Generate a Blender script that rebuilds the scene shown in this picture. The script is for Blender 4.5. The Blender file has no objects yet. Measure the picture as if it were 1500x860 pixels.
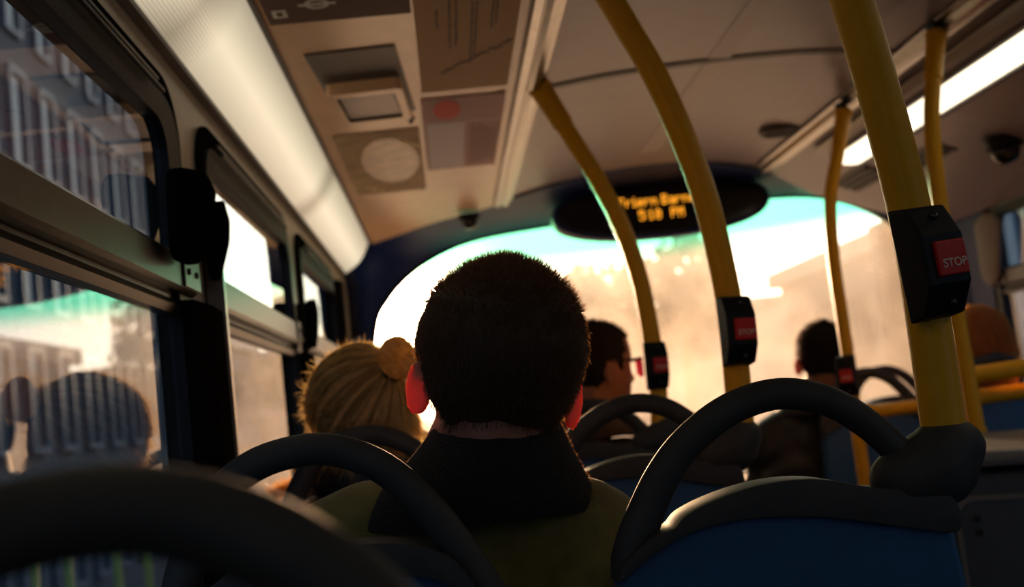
import bpy, bmesh, math, random
import numpy as np
from mathutils import Vector, Matrix
random.seed(7)
rng = np.random.default_rng(7)
scene = bpy.context.scene
COL = scene.collection
PI = math.pi

# ---------------------------------------------------------------- camera
cam_d = bpy.data.cameras.new('camera')
cam = bpy.data.objects.new('camera', cam_d); COL.objects.link(cam)
scene.camera = cam
cam_d.sensor_width = 36.0
cam_d.lens = 1600.0/1500.0*36.0
R3 = Matrix(((0.992, 0.106, -0.064), (-0.053, -0.109, -0.993), (-0.113, 0.988, -0.102)))
_A = math.radians(6.5)
_d = Vector(((665-750)/1600.0, -(605-430)/1600.0, -1.0)).normalized()
_u = Vector((-math.sin(_A), math.cos(_A), 0.0)); _u.z = -(_u.x*_d.x+_u.y*_d.y)/_d.z; _u.normalize()
_r = _d.cross(_u)
R3 = Matrix((_r, _d, _u))
cam.matrix_world = Matrix.Translation((0, 0, 1.15)) @ R3.to_4x4()
cam_d.dof.use_dof = True
cam_d.dof.focus_distance = 1.19
cam_d.dof.aperture_fstop = 4.2
cam_d.clip_start = 0.02
cam_d.clip_end = 500

# ---------------------------------------------------------------- world, sun, exposure
scene.view_settings.view_transform = 'Standard'
scene.view_settings.look = 'None'
scene.view_settings.gamma = 1.0
scene.view_settings.use_curve_mapping = False
scene.view_settings.exposure = 0.5
SUN_DIR = Vector((0.012, 1.0, 0.100)).normalized()       # towards the low sun ahead of the bus

w = bpy.data.worlds.new('evening_sky'); scene.world = w
w.use_nodes = True
nt = w.node_tree; nt.nodes.clear()
def N(nt, t, **k):
    n = nt.nodes.new(t)
    for a, b in k.items(): setattr(n, a, b)
    return n
wo = N(nt, 'ShaderNodeOutputWorld'); bg = N(nt, 'ShaderNodeBackground')
tc = N(nt, 'ShaderNodeTexCoord')
vm = N(nt, 'ShaderNodeVectorMath', operation='DOT_PRODUCT'); vm.inputs[1].default_value = SUN_DIR
nt.links.new(tc.outputs['Generated'], vm.inputs[0])
cr = N(nt, 'ShaderNodeValToRGB')
nt.links.new(vm.outputs['Value'], cr.inputs[0]); nt.links.new(cr.outputs[0], bg.inputs[0]); nt.links.new(bg.outputs[0], wo.inputs[0])
el = cr.color_ramp.elements
el[0].position = 0.0; el[0].color = (0.05, 0.075, 0.11, 1)
el[1].position = 1.0; el[1].color = (1.0, 0.80, 0.52, 1)
e = el.new(0.45); e.color = (0.09, 0.12, 0.15, 1)
e = el.new(0.80); e.color = (0.30, 0.33, 0.34, 1)
e = el.new(0.93); e.color = (0.62, 0.60, 0.54, 1)
bg.inputs[1].default_value = 4.2

sl = bpy.data.lights.new('sun', 'SUN'); so = bpy.data.objects.new('sun', sl); COL.objects.link(so)
sl.energy = 11.0; sl.angle = math.radians(2.0); sl.color = (1.0, 0.60, 0.32)
so.rotation_euler = SUN_DIR.to_track_quat('Z', 'Y').to_euler()
so.location = (0, 8, 6)

# ---------------------------------------------------------------- materials
MATS = {}
def pmat(name, color, rough=0.5, metal=0.0, spec=0.5, noise=0.0, nscale=30, bump=0.0, bscale=200, emit=None, estr=0, sss=0, sheen=0, coat=0):
    m = bpy.data.materials.new(name); m.use_nodes = True
    t = m.node_tree; b = t.nodes['Principled BSDF']
    b.inputs['Base Color'].default_value = (*color, 1)
    b.inputs['Roughness'].default_value = rough
    b.inputs['Metallic'].default_value = metal
    b.inputs['Specular IOR Level'].default_value = spec
    c = N(t, 'ShaderNodeTexCoord')
    if noise:
        n = N(t, 'ShaderNodeTexNoise'); n.inputs['Scale'].default_value = nscale; n.inputs['Detail'].default_value = 5
        t.links.new(c.outputs['Object'], n.inputs['Vector'])
        r = N(t, 'ShaderNodeValToRGB')
        r.color_ramp.elements[0].position = .3; r.color_ramp.elements[1].position = .7
        r.color_ramp.elements[0].color = (*[max(0, x*(1-noise)) for x in color], 1)
        r.color_ramp.elements[1].color = (*[min(1, x*(1+noise)) for x in color], 1)
        t.links.new(n.outputs[0], r.inputs[0]); t.links.new(r.outputs[0], b.inputs['Base Color'])
    if bump:
        n2 = N(t, 'ShaderNodeTexNoise'); n2.inputs['Scale'].default_value = bscale; n2.inputs['Detail'].default_value = 4
        t.links.new(c.outputs['Object'], n2.inputs['Vector'])
        bp = N(t, 'ShaderNodeBump'); bp.inputs['Strength'].default_value = bump; bp.inputs['Distance'].default_value = 0.004
        t.links.new(n2.outputs[0], bp.inputs['Height']); t.links.new(bp.outputs[0], b.inputs['Normal'])
    if emit:
        b.inputs['Emission Color'].default_value = (*emit, 1); b.inputs['Emission Strength'].default_value = estr
    if sss:
        b.inputs['Subsurface Weight'].default_value = sss
        b.inputs['Subsurface Radius'].default_value = (1.0, 0.32, 0.16)
        b.inputs['Subsurface Scale'].default_value = 0.03
    if sheen:
        b.inputs['Sheen Weight'].default_value = sheen; b.inputs['Sheen Roughness'].default_value = .4
    if coat:
        b.inputs['Coat Weight'].default_value = coat
    MATS[name] = m
    return m

M_grey = pmat('dark_grey_moulding', (0.046, 0.044, 0.042), .58, noise=.12, bump=.12, bscale=900, spec=.3)
M_blue = pmat('blue_seat_plastic', (0.022, 0.09, 0.20), .45, noise=.10, bump=.08, bscale=700, spec=.4)
M_moq = pmat('blue_moquette', (0.02, 0.05, 0.14), .9, noise=.5, nscale=120, bump=.4, bscale=600, sheen=.3)
M_yel = pmat('yellow_pole_paint', (0.80, 0.385, 0.001), .42, noise=.05, bump=.03, bscale=300, spec=.3)
M_black = pmat('black_plastic', (0.008, 0.008, 0.009), .5, spec=.22, bump=.1, bscale=900)
M_catch = pmat('matt_black_plate', (0.006, 0.006, 0.007), 1.0, spec=.0)
M_rub = pmat('black_rubber', (0.010, 0.009, 0.009), 1.0, spec=.0, bump=.1, bscale=500)
M_alu = pmat('brushed_aluminium', (0.42, 0.40, 0.37), .30, metal=1.0, noise=.12, nscale=40)
M_darkalu = pmat('dark_anodised_rail', (0.085, 0.085, 0.085), .36, metal=1.0, noise=.1)
M_red = pmat('red_button', (0.62, 0.012, 0.008), .4, bump=.3, bscale=900)
M_let = pmat('pale_lettering', (0.75, 0.55, 0.45), .5)
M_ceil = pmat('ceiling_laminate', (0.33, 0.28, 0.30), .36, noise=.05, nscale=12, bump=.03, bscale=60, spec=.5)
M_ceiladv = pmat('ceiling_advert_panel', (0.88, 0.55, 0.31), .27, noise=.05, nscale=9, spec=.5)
M_cream = pmat('cream_wall_laminate', (0.52, 0.47, 0.36), .35, noise=.05)
M_navy = pmat('navy_surround', (0.012, 0.030, 0.125), .5, noise=.1, spec=.2)
M_floor = pmat('vinyl_floor', (0.04, 0.045, 0.05), .5, noise=.4, nscale=90)
M_seam = pmat('seam_strip', (0.10, 0.085, 0.08), .5)
M_skin = pmat('skin', (0.46, 0.19, 0.125), .45, sss=.45, bump=.15, bscale=500)
M_skin2 = pmat('tanned_skin', (0.27, 0.12, 0.07), .45, sss=.4, bump=.15, bscale=500)
M_olive = pmat('olive_cotton', (0.20, 0.165, 0.045), .85, noise=.2, nscale=40, bump=.5, bscale=45, sheen=.15)
M_fleece = pmat('black_fleece', (0.006, 0.005, 0.005), .95, noise=.4, nscale=200, bump=1.0, bscale=420, sheen=.12)
M_coat = pmat('black_padded_coat', (0.012, 0.012, 0.014), .55, bump=.6, bscale=30)
M_coat2 = pmat('dark_brown_jacket', (0.035, 0.022, 0.014), .7, bump=.6, bscale=40)
M_jeans = pmat('dark_denim', (0.02, 0.03, 0.06), .85, noise=.3, nscale=200)
M_shoe = pmat('black_shoe', (0.012, 0.011, 0.010), .4)
M_white = pmat('white_mark', (0.8, 0.78, 0.72), .5)
M_brownp = pmat('brown_poster_print', (0.13, 0.065, 0.045), .6, spec=.2)
M_tanp = pmat('tan_poster_print', (0.62, 0.37, 0.15), .6, spec=.2, noise=.05)
M_ink = pmat('brown_ink', (0.10, 0.05, 0.035), .6, spec=.2)
M_pinkp = pmat('pink_poster_print', (0.66, 0.38, 0.36), .6, spec=.2)
M_whitep = pmat('pale_poster_print', (0.95, 0.88, 0.95), .6, spec=.2)
M_redp = pmat('red_poster_print', (0.95, 0.05, 0.05), .6, spec=.2)
M_olvp = pmat('ochre_poster_print', (0.52, 0.35, 0.17), .6, spec=.2, noise=.25, nscale=14)
M_yelp = pmat('pale_yellow_print', (0.9, 0.75, 0.35), .6, spec=.2)
M_dispb = pmat('display_glass', (0.004, 0.004, 0.005), .12, spec=.5)
M_amber = pmat('amber_led', (0.8, 0.25, 0.01), .5, emit=(1.0, 0.36, 0.02), estr=1.5)
M_shelf = pmat('grey_blue_panel', (0.065, 0.095, 0.135), .35, noise=.08, bump=.05)
M_shelf2 = pmat('pale_parcel_shelf', (0.45, 0.40, 0.38), .4)
M_ledge = pmat('grey_ledge', (0.17, 0.19, 0.21), .3)
M_road = pmat('asphalt', (0.06, 0.06, 0.06), .8, noise=.3, nscale=4)
M_stone = pmat('peach_stone', (0.80, 0.53, 0.38), .8, noise=.1, nscale=1.5)
M_brick = pmat('dark_brick', (0.060, 0.056, 0.062), .85, noise=.35, nscale=2.5)
M_slate = pmat('blue_grey_render', (0.13, 0.16, 0.20), .8, noise=.2, nscale=1.2)
M_frame = pmat('blue_grey_window_frame', (0.085, 0.105, 0.135), .6)
M_frame2 = pmat('peach_window_surround', (0.66, 0.44, 0.32), .7)
M_pane2 = pmat('warm_window_pane', (0.46, 0.30, 0.22), .5)
M_frame3 = pmat('white_window_frame', (0.75, 0.78, 0.80), .6)
M_pale = pmat('pale_blue_render', (0.50, 0.56, 0.60), .8, noise=.1, nscale=1)
M_pane = pmat('dark_window_pane', (0.035, 0.045, 0.06), .3, spec=.3)
M_leaf = pmat('tree_leaf', (0.05, 0.12, 0.06), .7, noise=.4, nscale=6)
M_bark = pmat('bark', (0.09, 0.06, 0.04), .9)
M_post = pmat('yellow_green_post_paint', (0.34, 0.42, 0.10), .5)
M_blind = pmat('grey_blind_fabric', (0.22, 0.19, 0.17), .8)

def strandmat(name, c, tr, k=.5, ro=.5):
    m = bpy.data.materials.new(name); m.use_nodes = True; t = m.node_tree; t.nodes.clear()
    o = N(t, 'ShaderNodeOutputMaterial'); mx = N(t, 'ShaderNodeMixShader'); mx.inputs[0].default_value = k
    d = N(t, 'ShaderNodeBsdfPrincipled'); d.inputs['Base Color'].default_value = (*c, 1); d.inputs['Roughness'].default_value = ro; d.inputs['Specular IOR Level'].default_value = .3
    tl = N(t, 'ShaderNodeBsdfTranslucent'); tl.inputs[0].default_value = (*tr, 1)
    nn = N(t, 'ShaderNodeAttribute', attribute_name='shade'); rr = N(t, 'ShaderNodeValToRGB'); t.links.new(nn.outputs['Fac'], rr.inputs[0])
    rr.color_ramp.elements[0].position = .05; rr.color_ramp.elements[1].position = .95
    rr.color_ramp.elements[0].color = (c[0]*.30, c[1]*.28, c[2]*.25, 1); rr.color_ramp.elements[1].color = (min(1, c[0]*1.25), min(1, c[1]*1.25), min(1, c[2]*1.3), 1)
    t.links.new(rr.outputs[0], d.inputs['Base Color'])
    t.links.new(d.outputs[0], mx.inputs[1]); t.links.new(tl.outputs[0], mx.inputs[2]); t.links.new(mx.outputs[0], o.inputs[0])
    return m
H_brown = strandmat('brown_hair', (0.085, 0.060, 0.038), (0.60, 0.28, 0.10), .26)
M_lens = strandmat('pink_lens', (0.6, 0.05, 0.12), (0.95, 0.22, 0.32), .8)
H_dark = strandmat('dark_hair', (0.014, 0.010, 0.008), (0.10, 0.04, 0.02), .3, .9)
H_blond = strandmat('blond_hair', (0.78, 0.64, 0.31), (0.98, 0.68, 0.28), .42)
H_gold = strandmat('golden_brown_hair', (0.52, 0.29, 0.12), (0.95, 0.48, 0.14), .6)

def glassmat(name, dirt, rough_fwd, ior, tint_z=None, tint=(1, 1, 1), base=(1, 1, 1), dirtcol=(.9, .8, .7), nscale=8, scratches=False):
    m = bpy.data.materials.new(name); m.use_nodes = True; t = m.node_tree; t.nodes.clear()
    o = N(t, 'ShaderNodeOutputMaterial')
    tr = N(t, 'ShaderNodeBsdfTransparent'); tr.inputs[0].default_value = (*base, 1)
    tl = N(t, 'ShaderNodeBsdfTranslucent'); tl.inputs[0].default_value = (*dirtcol, 1)
    rf = N(t, 'ShaderNodeBsdfRefraction'); rf.inputs['Roughness'].default_value = .5; rf.inputs['IOR'].default_value = 1.2
    gl = N(t, 'ShaderNodeBsdfGlossy'); gl.inputs['Roughness'].default_value = .01
    lw = N(t, 'ShaderNodeLayerWeight'); lw.inputs[0].default_value = .5
    pw = N(t, 'ShaderNodeMath', operation='POWER'); pw.inputs[1].default_value = 4.6; t.links.new(lw.outputs['Facing'], pw.inputs[0])
    fr = N(t, 'ShaderNodeMapRange'); fr.inputs['To Min'].default_value = ior; fr.inputs['To Max'].default_value = 1.0; t.links.new(pw.outputs[0], fr.inputs[0])
    m1 = N(t, 'ShaderNodeMixShader'); m2 = N(t, 'ShaderNodeMixShader'); m3 = N(t, 'ShaderNodeMixShader')
    c = N(t, 'ShaderNodeTexCoord')
    n = N(t, 'ShaderNodeTexNoise'); n.inputs['Scale'].default_value = nscale; n.inputs['Detail'].default_value = 6
    t.links.new(c.outputs['Object'], n.inputs['Vector'])
    mr = N(t, 'ShaderNodeMapRange'); mr.inputs['From Min'].default_value = .3; mr.inputs['From Max'].default_value = .7
    mr.inputs['To Min'].default_value = dirt*.55; mr.inputs['To Max'].default_value = dirt*1.45
    t.links.new(n.outputs[0], mr.inputs[0])
    t.links.new(mr.outputs[0], m1.inputs[0])
    t.links.new(tr.outputs[0], m1.inputs[1]); t.links.new(tl.outputs[0], m1.inputs[2])
    m2.inputs[0].default_value = rough_fwd
    t.links.new(m1.outputs[0], m2.inputs[1]); t.links.new(rf.outputs[0], m2.inputs[2])
    t.links.new(fr.outputs[0], m3.inputs[0]); t.links.new(m2.outputs[0], m3.inputs[1]); t.links.new(gl.outputs[0], m3.inputs[2])
    t.links.new(m3.outputs[0], o.inputs[0])
    if tint_z:
        sx = N(t, 'ShaderNodeSeparateXYZ'); t.links.new(c.outputs['Object'], sx.inputs[0])
        zr = N(t, 'ShaderNodeMapRange', interpolation_type='SMOOTHSTEP'); zr.inputs['From Min'].default_value = tint_z[0]; zr.inputs['From Max'].default_value = tint_z[1]
        t.links.new(sx.outputs[2], zr.inputs[0])
        mc = N(t, 'ShaderNodeMix', data_type='RGBA'); mc.inputs[6].default_value = (*base, 1); mc.inputs[7].default_value = (*tint, 1)
        t.links.new(zr.outputs[0], mc.inputs[0])
        t.links.new(mc.outputs[2], tr.inputs[0])
        mc2 = N(t, 'ShaderNodeMix', data_type='RGBA'); mc2.inputs[6].default_value = (*dirtcol, 1); mc2.inputs[7].default_value = (*tint, 1)
        t.links.new(zr.outputs[0], mc2.inputs[0]); t.links.new(mc2.outputs[2], tl.inputs[0])
        mc3 = N(t, 'ShaderNodeMix', data_type='RGBA'); mc3.inputs[6].default_value = (1, 1, 1, 1); mc3.inputs[7].default_value = (*tint, 1)
        t.links.new(zr.outputs[0], mc3.inputs[0]); t.links.new(mc3.outputs[2], rf.inputs[0])
    return m
M_wsglass = glassmat('dusty_windscreen_glass', .22, .06, .04, (1.70, 1.835), (0.13, 0.66, 0.50), dirtcol=(.95, .85, .74), nscale=3)
M_sideglass = glassmat('dusty_side_glass', .035, .0, .20, base=(.72, .84, .95), dirtcol=(.7, .7, .65), nscale=14)

def diffusermat():
    m = bpy.data.materials.new('ribbed_light_diffuser'); m.use_nodes = True; t = m.node_tree
    b = t.nodes['Principled BSDF']; b.inputs['Base Color'].default_value = (.55, .52, .45, 1); b.inputs['Roughness'].default_value = .35
    c = N(t, 'ShaderNodeTexCoord'); sx = N(t, 'ShaderNodeSeparateXYZ'); t.links.new(c.outputs['UV'], sx.inputs[0])
    mu = N(t, 'ShaderNodeMath', operation='MULTIPLY'); mu.inputs[1].default_value = 2*PI*30; t.links.new(sx.outputs[0], mu.inputs[0])
    si = N(t, 'ShaderNodeMath', operation='SINE'); t.links.new(mu.outputs[0], si.inputs[0])
    mr = N(t, 'ShaderNodeMapRange'); mr.inputs['From Min'].default_value = -1; mr.inputs['From Max'].default_value = 1
    mr.inputs['To Min'].default_value = .66; mr.inputs['To Max'].default_value = 1.08; t.links.new(si.outputs[0], mr.inputs[0])
    # tubes sit behind the diffuser: brighter over the tube's line, dimmer at the joints of the tubes
    tube = N(t, 'ShaderNodeValToRGB'); t.links.new(sx.outputs[0], tube.inputs[0])
    e = tube.color_ramp.elements; e[0].position = 0; e[0].color = (.50, .50, .50, 1); e[1].position = 1; e[1].color = (.42, .42, .42, 1)
    a = e.new(.45); a.color = (1, 1, 1, 1)
    gap = N(t, 'ShaderNodeMath', operation='FRACT'); gm = N(t, 'ShaderNodeMath', operation='DIVIDE'); gm.inputs[1].default_value = 1.55
    ga = N(t, 'ShaderNodeMath', operation='ADD'); ga.inputs[1].default_value = 1.38
    t.links.new(sx.outputs[1], ga.inputs[0]); t.links.new(ga.outputs[0], gm.inputs[0]); t.links.new(gm.outputs[0], gap.inputs[0])
    gr = N(t, 'ShaderNodeValToRGB'); t.links.new(gap.outputs[0], gr.inputs[0])
    g = gr.color_ramp.elements; g[0].position = 0; g[0].color = (.45, .45, .45, 1); g[1].position = 1; g[1].color = (.45, .45, .45, 1)
    q = g.new(.10); q.color = (1, 1, 1, 1); q = g.new(.90); q.color = (1, 1, 1, 1)
    m1 = N(t, 'ShaderNodeMath', operation='MULTIPLY'); m2 = N(t, 'ShaderNodeMath', operation='MULTIPLY'); m3 = N(t, 'ShaderNodeMath', operation='MULTIPLY')
    t.links.new(mr.outputs[0], m1.inputs[0]); t.links.new(tube.outputs[0], m1.inputs[1])
    t.links.new(m1.outputs[0], m2.inputs[0]); t.links.new(gr.outputs[0], m2.inputs[1])
    t.links.new(m2.outputs[0], m3.inputs[0]); m3.inputs[1].default_value = 0.66
    b.inputs['Emission Color'].default_value = (1.0, .87, .62, 1)
    t.links.new(m3.outputs[0], b.inputs['Emission Strength'])
    return m
M_diff = diffusermat()
M_bright = pmat('bright_light_diffuser', (.8, .8, .75), .4, emit=(1.0, .86, .62), estr=1.5)

# ---------------------------------------------------------------- mesh helpers
def mk(name, verts, faces, mat, parent=None, smooth=False, uv=None):
    me = bpy.data.meshes.new(name)
    me.from_pydata([tuple(v) for v in verts], [], faces)
    me.update()
    bm = bmesh.new(); bm.from_mesh(me); bmesh.ops.recalc_face_normals(bm, faces=bm.faces); bm.to_mesh(me); bm.free()
    if smooth:
        me.shade_smooth() if hasattr(me, 'shade_smooth') else me.polygons.foreach_set('use_smooth', [True]*len(me.polygons))
    me.materials.append(mat)
    o = bpy.data.objects.new(name, me); COL.objects.link(o)
    if parent: o.parent = parent
    return o
def from_bm(name, bm, mat, parent=None, smooth=False):
    bmesh.ops.recalc_face_normals(bm, faces=bm.faces)
    me = bpy.data.meshes.new(name); bm.to_mesh(me); bm.free()
    if smooth: me.polygons.foreach_set('use_smooth', [True]*len(me.polygons))
    me.materials.append(mat)
    o = bpy.data.objects.new(name, me); COL.objects.link(o)
    if parent: o.parent = parent
    return o
def tag(o, label, cat, group=None, kind=None):
    o['label'] = label; o['category'] = cat
    if group: o['group'] = group
    if kind: o['kind'] = kind
    return o
def thing(name, label, cat, loc=(0, 0, 0), rz=0, group=None):
    o = bpy.data.objects.new(name, None); COL.objects.link(o)
    o.location = loc; o.rotation_euler = (0, 0, rz); o.empty_display_size = .05
    return tag(o, label, cat, group)
def struct(o):
    o['kind'] = 'structure'; return o
def dup(root, loc, rz, label):
    r = root.copy(); COL.objects.link(r); r.location = loc; r.rotation_euler = (0, 0, rz); r['label'] = label
    for ch in list(root.children):
        c = ch.copy(); COL.objects.link(c); c.parent = r
        for g in list(ch.children):
            d = g.copy(); COL.objects.link(d); d.parent = c
    return r
def bev(bm, w, seg=2):
    bmesh.ops.bevel(bm, geom=bm.edges[:], offset=w, segments=seg, affect='EDGES', profile=.5, clamp_overlap=True)
def box_bm(c, s, bevel=0, rot=None, bm=None):
    b = bmesh.new(); bmesh.ops.create_cube(b, size=1)
    bmesh.ops.scale(b, vec=s, verts=b.verts)
    if bevel: bev(b, bevel)
    if rot: bmesh.ops.rotate(b, cent=(0, 0, 0), matrix=rot, verts=b.verts)
    bmesh.ops.translate(b, vec=c, verts=b.verts)
    if bm is None: return b
    me = bpy.data.meshes.new('tmp'); b.to_mesh(me); b.free(); bm.from_mesh(me); bpy.data.meshes.remove(me)
    return bm
def box(name, c, s, mat, parent=None, bevel=0, rot=None):
    return from_bm(name, box_bm(c, s, bevel, rot), mat, parent)
def catmull(P, n=8):
    P = [Vector(p) for p in P]; out = []
    Q = [P[0]*2-P[1]]+P+[P[-1]*2-P[-2]]
    for i in range(1, len(Q)-2):
        for k in range(n):
            t = k/n
            a, b, c, d = Q[i-1], Q[i], Q[i+1], Q[i+2]
            out.append(.5*((2*b)+(c-a)*t+(2*a-5*b+4*c-d)*t*t+(3*b-a-3*c+d)*t**3))
    out.append(P[-1]); return out
def tube_data(path, radii, seg=20, cap=True, flat=1.0):
    """sweep a circle; path list of Vectors; radii scalar or list; flat squeezes along the y axis-ish binormal"""
    n = len(path); V = []; F = []
    if not hasattr(radii, '__len__'): radii = [radii]*n
    if len(radii) != n:
        xs = np.linspace(0, 1, len(radii)); radii = np.interp(np.linspace(0, 1, n), xs, radii)
    up = None
    for i, p in enumerate(path):
        t = (path[min(i+1, n-1)]-path[max(i-1, 0)]).normalized()
        if up is None:
            up = Vector((0, 1, 0)) if abs(t.y) < .8 else Vector((1, 0, 0))
        b = t.cross(up).normalized(); up = b.cross(t).normalized()
        for k in range(seg):
            a = 2*PI*k/seg
            V.append(p+b*math.cos(a)*radii[i]+up*math.sin(a)*radii[i]*flat)
    for i in range(n-1):
        for k in range(seg):
            F.append((i*seg+k, i*seg+(k+1) % seg, (i+1)*seg+(k+1) % seg, (i+1)*seg+k))
    if cap:
        F.append(tuple(range(seg))); F.append(tuple((n-1)*seg+k for k in range(seg)))
    return V, F
def tube(name, pts, r, mat, parent=None, n=8, seg=20, flat=1.0, smooth_path=True):
    path = catmull(pts, n) if smooth_path else [Vector(p) for p in pts]
    V, F = tube_data(path, r, seg, True, flat)
    return mk(name, V, F, mat, parent, smooth=True)
def prism(name, poly, ax, a0, a1, mat, parent=None, bevel=0, smooth=False):
    """extrude a 2D polygon; ax 'y': poly is (x,z); 'x': poly is (y,z); 'z': (x,y)"""
    def P(u, v, a):
        return {'y': (u, a, v), 'x': (a, u, v), 'z': (u, v, a)}[ax]
    bm = bmesh.new()
    A = [bm.verts.new(P(u, v, a0)) for u, v in poly]; B = [bm.verts.new(P(u, v, a1)) for u, v in poly]
    bm.faces.new(A); bm.faces.new(B); n = len(poly)
    for i in range(n): bm.faces.new((A[i], A[(i+1) % n], B[(i+1) % n], B[i]))
    bmesh.ops.recalc_face_normals(bm, faces=bm.faces)
    if bevel:
        es = [e for e in bm.edges if len(e.link_faces) == 2 and e.calc_face_angle(0) > .6]
        bmesh.ops.bevel(bm, geom=es, offset=bevel, segments=3, affect='EDGES', profile=.5, clamp_overlap=True)
    return from_bm(name, bm, mat, parent, smooth)
def rrect(u0, u1, v0, v1, r, n=6):
    pts = []
    for (cu, cv, a0) in ((u1-r, v1-r, 0), (u0+r, v1-r, 90), (u0+r, v0+r, 180), (u1-r, v0+r, 270)):
        for k in range(n+1):
            a = math.radians(a0+90*k/n); pts.append((cu+r*math.cos(a), cv+r*math.sin(a)))
    return pts
def ring(name, outer, inner, ax, a0, a1, mat, parent=None, smooth=False):
    def P(u, v, a): return {'y': (u, a, v), 'x': (a, u, v), 'z': (u, v, a)}[ax]
    n = len(outer); V = [P(u, v, a0) for u, v in outer]+[P(u, v, a0) for u, v in inner]+[P(u, v, a1) for u, v in outer]+[P(u, v, a1) for u, v in inner]
    F = []
    for i in range(n):
        j = (i+1) % n
        F += [(i, j, n+j, n+i), (2*n+i, 3*n+i, 3*n+j, 2*n+j), (i, 2*n+i, 2*n+j, j), (n+i, n+j, 3*n+j, 3*n+i)]
    return mk(name, V, F, mat, parent, smooth)
def hull_into(bm, balls, sub=2):
    b = bmesh.new()
    for c, r in balls:
        if not hasattr(r, '__len__'): r = (r, r, r)
        res = bmesh.ops.create_icosphere(b, subdivisions=sub, radius=1)
        bmesh.ops.scale(b, vec=r, verts=res['verts']); bmesh.ops.translate(b, vec=c, verts=res['verts'])
    if len(balls) > 1:
        h = bmesh.ops.convex_hull(b, input=b.verts[:])
        junk = [g for g in h['geom_interior'] if isinstance(g, bmesh.types.BMVert)]
        fs = [g for g in h['geom'] if isinstance(g, bmesh.types.BMFace)]
        keep = set(fs)
        bmesh.ops.delete(b, geom=[f for f in b.faces if f not in keep], context='FACES_ONLY')
        bmesh.ops.delete(b, geom=[v for v in b.verts if not v.link_faces], context='VERTS')
    bmesh.ops.recalc_face_normals(b, faces=b.faces)
    me = bpy.data.meshes.new('tmp'); b.to_mesh(me); b.free(); bm.from_mesh(me); bpy.data.meshes.remove(me)
def bake_mods(o):
    dg = bpy.context.evaluated_depsgraph_get(); dg.update()
    me = bpy.data.meshes.new_from_object(o.evaluated_get(dg))
    old = o.data; o.modifiers.clear(); o.data = me; bpy.data.meshes.remove(old)
    return o
def blob(name, bm, voxel, smooth_it, mat, parent=None, disp=None):
    """one continuous surface around the collected hulls"""
    me = bpy.data.meshes.new(name); bm.to_mesh(me); bm.free(); me.materials.append(mat)
    o = bpy.data.objects.new(name, me); COL.objects.link(o)
    r = o.modifiers.new('r', 'REMESH'); r.mode = 'VOXEL'; r.voxel_size = voxel; r.use_smooth_shade = True
    s = o.modifiers.new('s', 'SMOOTH'); s.factor = .5; s.iterations = smooth_it
    bake_mods(o)
    if disp:
        v = np.empty(len(o.data.vertices)*3); o.data.vertices.foreach_get('co', v); v = v.reshape(-1, 3)
        nn = np.empty(len(o.data.vertices)*3); o.data.vertices.foreach_get('normal', nn); nn = nn.reshape(-1, 3)
        v = v+nn*disp(v)[:, None]; o.data.vertices.foreach_set('co', v.ravel()); o.data.update()
    o.data.materials.clear(); o.data.materials.append(mat)
    o.data.polygons.foreach_set('use_smooth', [True]*len(o.data.polygons))
    if parent: o.parent = parent
    return o
def text_mesh(name, s, size, mat, parent, loc, rot, depth=.0008, bold=0):
    c = bpy.data.curves.new(name, 'FONT'); c.body = s; c.size = size; c.extrude = depth; c.align_x = 'CENTER'; c.align_y = 'CENTER'; c.offset = bold
    t = bpy.data.objects.new('tmp_text', c); COL.objects.link(t)
    dg = bpy.context.evaluated_depsgraph_get(); dg.update()
    me = bpy.data.meshes.new_from_object(t.evaluated_get(dg)); bpy.data.objects.remove(t)
    me.materials.clear(); me.materials.append(mat)
    o = bpy.data.objects.new(name, me); COL.objects.link(o); o.parent = parent; o.location = loc; o.rotation_euler = rot
    return o

# ================================================================ THE BUS SHELL
XL, XR, YB = -0.41, 2.01, -5.0
# ceiling cross-section (x, z) and how far forward each line runs
def front_y(x):
    return float(np.interp(x, [-.28, 0, .28, .45, .63, .80, .97, 1.13, 1.29, 1.5, 1.75, 2.0], [4.76, 4.37, 4.12, 4.01, 3.94, 3.92, 3.93, 3.98, 4.06, 4.20, 4.22, 4.10]))
def ceil_z(x):
    return float(np.interp(x, [-.28, .22, .30, .45, .63, .80, .97, 1.13, 1.27, 1.31, 2.0], [1.92, 1.92, 1.94, 1.958, 1.97, 1.975, 1.975, 1.965, 1.945, 1.925, 1.665]))
def ceil_strip(name, x0, x1, mat, n=10, thick=.02):
    V = []; F = []; ny = 8
    xs = np.linspace(x0, x1, n+1)
    for x in xs:
        yf = front_y(x)
        for j in range(ny+1):
            V.append((x, YB+(yf-YB)*j/ny, ceil_z(x)))
    k = len(V)
    V += [(a, b, c+thick) for a, b, c in V]
    for i in range(n):
        for j in range(ny):
            a = i*(ny+1)+j; q = (a, a+1, a+ny+2, a+ny+1); F.append(q); F.append(tuple(k+v for v in q[::-1]))
    return mk(name, V, F, mat)
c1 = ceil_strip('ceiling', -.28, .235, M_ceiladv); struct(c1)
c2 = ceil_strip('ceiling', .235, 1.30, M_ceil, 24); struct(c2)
c3 = ceil_strip('ceiling', 1.30, 2.0, M_ceil); struct(c3)
# outer roof skin so no daylight leaks through the light coves
struct(box('ceiling_outer_skin', (.8, 0, 2.03), (2.9, 10.0, .03), M_black))
struct(box('floor', (.8, 0, -.02), (2.5, 10.0, .04), M_floor))

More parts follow.
